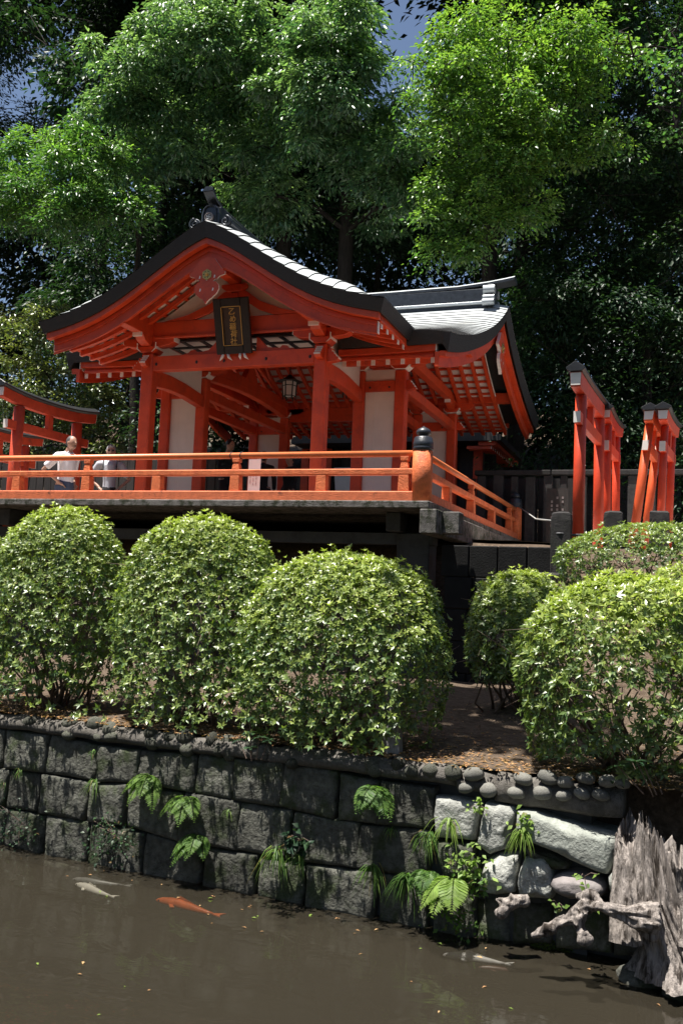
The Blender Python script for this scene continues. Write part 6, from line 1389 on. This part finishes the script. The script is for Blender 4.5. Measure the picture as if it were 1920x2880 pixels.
# ================================================================== FERNS AND GRASS IN THE WALL JOINTS
def c7(x, y): return (x * 0.7015, 1900 + y * 0.7015)
def wall_pt(px, py, off=.07): u, z = pw(px, py, off); return np.array(wp(u, z, off))
def tuft(label, px, py, L_, n, seed, wide=.9, pale=.3, mname='fern', off=.05):
    rng = np.random.default_rng(seed); c = wall_pt(px, py, off); t = thing('grass_tuft', label, 'grass tuft', tuple(c), 'grass tufts in the wall joints'); out = np.array(WN); al = np.array(WD)
    V = []; F = []; T = []
    for i in range(n):
        a = rng.uniform(-1, 1) * wide; l = L_ * rng.uniform(.55, 1.1); h = rng.uniform(.15, .75); d = al * math.sin(a * 1.4) * .8 + out * (.45 + .3 * rng.random()); w = .0045 * rng.uniform(.7, 1.3) * (L_ / .2) ** .5
        side = unit(np.cross(d, [0, 0, 1]))[None][0]; b = c + rng.normal(0, .012, 3); k0 = len(V)
        for s in (0, .3, .6, .85, 1.0):
            p = b + d * l * s * .8 + np.array([0, 0, l * (h * s - 1.15 * s * s)]); ww = w * (1 - s ** 2 * .95); V += [tuple(p - side * ww), tuple(p + side * ww)]; T += [0, 0]
        for q in range(4): F.append((k0 + 2 * q, k0 + 2 * q + 1, k0 + 2 * q + 3, k0 + 2 * q + 2))
    mb = MB(); mb.v = V; mb.f = F; mb.mi = [0] * len(F); o = obj('blades', mb, mname, t, recalc=False); o['kind'] = 'stuff'
    ca = o.data.attributes.new('tint', 'FLOAT_COLOR', 'POINT'); cc = np.ones((len(V), 4), np.float32); nb_ = len(V) // 10
    cc[:, 0] = np.repeat(rng.uniform(.6, 1.3, nb_), 10); cc[:, 1] = np.repeat(np.clip(rng.normal(pale, .2, nb_), 0, 1), 10); cc[:, 2] = np.repeat((rng.random(nb_) < .06) * .7, 10); ca.data.foreach_set('color', cc.reshape(-1))
def fern(label, px, py, L_, fronds, seed, pale=.4, off=.05, dirs=None):
    rng = np.random.default_rng(seed); c = wall_pt(px, py, off); t = thing('fern', label, 'fern', tuple(c), 'ferns growing from the pond wall'); out = np.array(WN); al = np.array(WD); mb = MB(); P = []; D = []; N_ = []; LL = []
    for i in range(fronds):
        a = dirs[i] if dirs else rng.uniform(-1.2, 1.2); l = L_ * rng.uniform(.75, 1.1); d = unit((al * math.sin(a) + out * (.75 * math.cos(a) + .2))[None])[0]; h = rng.uniform(.1, .5); pts = []; ns = 15
        for s in np.linspace(0, 1, ns): pts.append(c + d * l * s * .85 + np.array([0, 0, l * (h * s - .95 * s * s)]))
        mb.tube(pts, [.003 - .002 * k / ns for k in range(ns)], 4)
        for k in range(2, ns):
            tg = unit((pts[k] - pts[k - 1])[None])[0]; sd = unit(np.cross(tg, [0, 0, 1])[None])[0]; s = k / (ns - 1); pl = L_ * .34 * (math.sin(math.pi * (s * .86 + .12)) ** .8)
            for e in (-1, 1):
                for hh in (0, .5):
                    p0 = pts[k] * (1 - hh) + pts[k - 1] * hh; P.append(p0); D.append(sd * e + tg * .45 + np.array([0, 0, -.18])); N_.append(np.cross(tg, sd * 1.0) * -1 + rng.normal(0, .15, 3)); LL.append(max(pl, .012))
    n = len(P); N_ = np.array(N_); N_ = np.where(N_[:, 2:3] < 0, -N_, N_); LL = np.array(LL)
    leaves('frond', np.array(P), np.array(D), N_, LL, LL * .26 + .004, np.stack([rng.uniform(.8, 1.2, n), np.clip(rng.normal(pale, .12, n), 0, 1), np.zeros(n)], -1), 'fern', t, hi=True)
    obj('stalks', mb, 'fern', t)['kind'] = 'stuff'
def leafy(label, px, py, n, r, ls, seed, pale=.4, off=.05, mname='fern', name='wall_plant'):
    rng = np.random.default_rng(seed); c = wall_pt(px, py, off); t = thing(name, label, 'plant', tuple(c), 'small plants on the pond wall'); out = np.array(WN); al = np.array(WD)
    o = rng.normal(0, 1, (n, 3)); P = c + al * (o[:, :1] * r) + np.array([[0, 0, 1.]]) * (o[:, 1:2] * r * .8) + out * np.abs(o[:, 2:3]) * r * .35; m = n
    D = out * rng.uniform(.2, 1, (m, 1)) + al * rng.normal(0, .8, (m, 1)) + np.array([[0, 0, 1.]]) * rng.normal(-.25, .5, (m, 1)); N_ = np.array([[0, 0, .8]]) + out * .6 + rand_dirs(m, rng) * .5; s = rng.uniform(.6, 1.2, m)
    leaves('foliage', P, D, N_, ls * s, ls * .6 * s, np.stack([rng.uniform(.7, 1.3, m), np.clip(rng.normal(pale, .2, m), 0, 1), (rng.random(m) < .05) * .6], -1), mname, t, hi=True)
    mb = MB()
    for k in range(6): q = P[rng.integers(n)]; mb.tube([c - out * .03, (c + q) / 2 + np.array([0, 0, .02]), q], [.003, .0025, .0015], 4)
    obj('stems', mb, 'twig', t)['kind'] = 'stuff'
tuft('small dark grass tuft high on the wall near the left edge', *c7(75, 382), .11, 26, 401)
tuft('grass tuft cut off by the left edge of the picture', *c7(12, 430), .10, 18, 402)
tuft('bright drooping grass tuft under the left bushes', *c7(375, 425), .17, 34, 403, pale=.4)
tuft('largest grass tuft low on the wall left of the teal leaves', *c7(1120, 700), .26, 60, 404, pale=.25)
tuft('grass tuft hanging right of the teal leaves', *c7(1205, 720), .20, 40, 405, pale=.25)
tuft('wide grass tuft low on the wall above the drifting leaves', *c7(1500, 765), .22, 46, 406, pale=.3)
tuft('small grass blades in a joint at the middle of the wall', *c7(915, 540), .09, 16, 407, pale=.4)
tuft('dim grass tuft high in the wall under the middle bush', *c7(365, 310), .10, 16, 408, pale=.1)
tuft('pale sunlit arching grass tuft beside the cut stones', *c6(300, 790), .24, 26, 409, pale=.9)
tuft('dark grass tuft just left of the pale sunlit one', *c6(195, 860), .20, 46, 410, pale=.15)
tuft('dark grass tuft low on the wall left of the bright fern', *c6(100, 1080), .24, 60, 411, pale=.15)
tuft('bright yellow green grass tuft wedged under the upright pale block', *c6(700, 850), .17, 70, 412, pale=.85, off=.12)
tuft('small grass blades in the joint above the wide tuft', *c7(1560, 620), .10, 16, 413, pale=.3)
fern('bright fern with two long fronds in the middle of the left wall', *c7(600, 405), .27, 6, 421, .40, dirs=[-1.0, -.75, -.3, .2, -1.3, .7])
fern('fern with a hanging frond right of the two frond fern', *c7(745, 490), .26, 5, 422, .35, dirs=[-.7, -.2, .3, -1.2, .9])
fern('low dark fern near the water under the hanging fern', *c7(800, 640), .24, 7, 423, .2)
fern('dark fern high on the wall under the middle bush', *c7(1495, 450), .28, 7, 424, .15)
fern('large pale sunlit fern beside the water at the wall foot', *c6(340, 1090), .36, 4, 425, .85, off=.10, dirs=[-1.1, -.75, -.3, .25])
fern('dark fern just above the large sunlit fern', *c6(200, 1050), .24, 6, 426, .12)
leafy('sunlit leafy climber above the large fern', *c6(410, 1010), 90, .075, .05, 431, .7, .10)
leafy('yellow green creeper hanging into the water under the large fern', *c6(360, 1310), 90, .08, .04, 432, .25, .06)
leafy('teal leafed plant in the middle of the wall', *c7(1195, 660), 40, .06, .075, 433, 0.0, .08, 'leaf_dark')
leafy('ivy like leaf patch low on the left wall', *c7(470, 650), 220, .12, .035, 434, .2, .05, 'leaf_dark')
leafy('leaf patch low on the wall at far left', *c7(90, 590), 150, .13, .032, 435, .15, .05, 'leaf_dark')
leafy('small yellow leaves on top of the upright pale block', *c6(462, 710), 26, .035, .04, 436, 1.0, .10)
leafy('yellow green leaves beside the oval boulder', *c6(1030, 1090), 10, .04, .05, 437, .6, .20)
leafy('small sprout on the driftwood root by the oval boulder', *c6(1062, 1200), 10, .03, .05, 438, .6, .30)
leafy('green sprout on the root nearest the water', *c6(890, 1240), 10, .03, .045, 439, .4, .25)
leafy('bright leaves above the bright yellow green tuft', *c6(700, 800), 30, .045, .05, 440, .8, .12)
leafy('creeper leaves under the sunlit climber', *c6(440, 1120), 80, .075, .045, 441, .35, .08)
def moss(label, px, py, r, seed):
    p = at(px, py, Z=0.02); rng = np.random.default_rng(seed); mb = MB(); mb.sphere((p.x, p.y, 0.0), (r, r * .7, r * .75), 14, 8); t = thing('moss_clump', label, 'moss', (p.x, p.y, 0), 'mossy stones in the shallows'); obj('stone', mb, 'stone', t, smooth=True)
    n = 900; d = rand_dirs(n, rng); d[:, 2] = np.abs(d[:, 2]); P = np.array([p.x, p.y, 0]) + d * np.array([r, r * .7, r * .75]); leaves('moss', P, d + .6 * rand_dirs(n, rng), d, .02, .009, np.stack([rng.uniform(.6, 1.3, n), rng.uniform(0, .6, n), np.zeros(n)], -1), 'moss', t)
moss('left mossy stone at the water below the roots', 1532, 2652, .085, 451); moss('right mossy stone at the water below the roots', 1592, 2662, .065, 452)

# ================================================================== KOI
def koi(label, h, tl, z, m, seed, fat=.8):
    a = at(*h, Z=0.0); b = at(*tl, Z=0.0); d = (b - a); L_ = d.length; d.normalize(); s = Vector((-d.y, d.x, 0)); t = thing('koi', label, 'fish', (a.x, a.y, z), 'koi carp in the pond'); mb = MB()
    prof = [(0, .012), (.03, .032), (.09, .055), (.2, .074), (.34, .080), (.5, .070), (.66, .050), (.78, .032), (.86, .022)]; n = 12
    def ax(f): return a + d * (L_ * f) + s * (.030 * L_ * math.sin(f * 5.2 + seed)) + Vector((0, 0, z))
    for f, r in prof:
        c = ax(f)
        for k in range(n):
            an = 2 * math.pi * k / n; mb.v.append(tuple(c + s * (math.cos(an) * r * L_ * fat) + Vector((0, 0, math.sin(an) * r * L_ * 1.05 * fat))))
    for i in range(len(prof) - 1):
        for k in range(n): mb.f.append((i * n + k, i * n + (k + 1) % n, (i + 1) * n + (k + 1) % n, (i + 1) * n + k))
    mb.f += [tuple(range(n - 1, -1, -1)), tuple((len(prof) - 1) * n + k for k in range(n))]; mb.mi = [0] * len(mb.f); obj('body', mb, m, t, smooth=True)
    def fin(name, pts, th=.004):
        q = MB(); k = len(pts); q.v = [tuple(p + Vector((0, 0, th))) for p in pts] + [tuple(p - Vector((0, 0, th))) for p in pts]; q.f = [tuple(range(k)), tuple(range(2 * k - 1, k - 1, -1))] + [(i, (i + 1) % k, k + (i + 1) % k, k + i) for i in range(k)]; q.mi = [0] * len(q.f); obj(name, q, m, t)
    c = ax(.85); e = ax(1.0); fin('tail_fin', [c - s * .012 * L_, e - s * .07 * L_ + Vector((0, 0, .004)), ax(.95), e + s * .06 * L_ + Vector((0, 0, .004)), c + s * .012 * L_])
    for sg in (-1, 1): c = ax(.22); fin('pectoral_fin', [c + s * sg * .06 * L_, c + s * sg * .15 * L_ + d * .08 * L_, c + s * sg * .13 * L_ + d * .13 * L_, c + s * sg * .06 * L_ + d * .06 * L_])
    c0 = ax(.30); c1 = ax(.55); q = MB(); q.add([tuple(c0 + Vector((0, 0, .07 * L_))), tuple(c0 + d * .04 * L_ + Vector((0, 0, .105 * L_))), tuple(c1 + Vector((0, 0, .065 * L_))), tuple(c0 + s * .006 + Vector((0, 0, .06 * L_))), tuple(c1 + s * .006 + Vector((0, 0, .05 * L_)))], [(0, 1, 2), (0, 3, 4, 2)]); obj('dorsal_fin', q, m, t)
    for sg in (-1, 1): c = ax(.055); obj('eye', MB().sphere(tuple(c + s * sg * .036 * L_ + Vector((0, 0, .014 * L_))), .007 * L_ + .002, 8, 6), 'black', t)
koi('orange koi swimming left near the wall', (440, 2503), (632, 2545), -.076, 'koi_orange', 0.4)
koi('white koi with its head to the left', (212, 2461), (332, 2496), -.074, 'koi_white', 1.0, .85)
koi('dim grey koi just behind the white one', (205, 2443), (375, 2462), -.088, 'koi_grey', 2.0, .75)
koi('white koi with orange patches near the fern at right', (1245, 2655), (1448, 2680), -.072, 'koi_patch', 0.2, .8)
koi('dark reddish koi below the patched one', (1345, 2684), (1490, 2694), -.088, 'koi_dark', 1.2, .8)

# ================================================================== FALLEN LEAVES
lm = []
for k in range(4):
    rng = np.random.default_rng(500 + k); o = leaves('floating_leaf', np.zeros((1, 3)), np.array([[1., 0, 0]]), np.array([[0, 0, 1.]]), .034, .017, np.array([[1.0, [.9, .3, .6, 1][k], [0, .2, .6, 0][k]]]), ['litter', 'litter', 'litter', 'fern'][k], None, hi=True, kind=None); lm.append(o.data); bpy.data.objects.remove(o)
for k in range(64):
    if k < 46: x = random.uniform(150, 1900); y = 2405 + (x / 1900) * 370 + random.gauss(0, 34)
    else: x = random.uniform(50, 1900); y = random.uniform(2560, 2870)
    p = at(x, y, Z=.006)
    if p.y > float(wall_y(p.x)) - .12: continue
    o = bpy.data.objects.new('floating_leaf', random.choice(lm)); COL.objects.link(o); o.location = p; o.rotation_euler = (random.uniform(-.15, .15), random.uniform(-.15, .15), random.uniform(0, 6.28)); s = random.uniform(.6, 1.3); o.scale = (s, s, s)
    tag(o, 'small dry leaf floating on the pond', 'leaf', 'leaves floating on the pond')
rng = np.random.default_rng(600); n = 5200
fx = rng.uniform(-8.5, 1.5, n); fy = wall_y(fx) + .02 + rng.exponential(.55, n); fz = gz(fx, fy) + .006
P = np.stack([fx, fy, fz], -1); ok = fy < 11.2; P = P[ok]; m = len(P); an = rng.uniform(0, 6.28, m); D = np.stack([np.cos(an), np.sin(an), rng.normal(0, .15, m)], -1); N_ = unit(np.array([[0, 0, 1.]]) + rng.normal(0, .25, (m, 3)))
lo = leaves('fallen_leaves', P, D, N_, rng.uniform(.025, .06, m), rng.uniform(.012, .024, m), np.stack([rng.uniform(.6, 1.3, m), rng.uniform(0, 1, m), rng.uniform(0, .5, m)], -1), 'litter', None); tag(lo, 'scattered dry leaves on the bank behind the pond wall', 'leaves', kind='stuff')
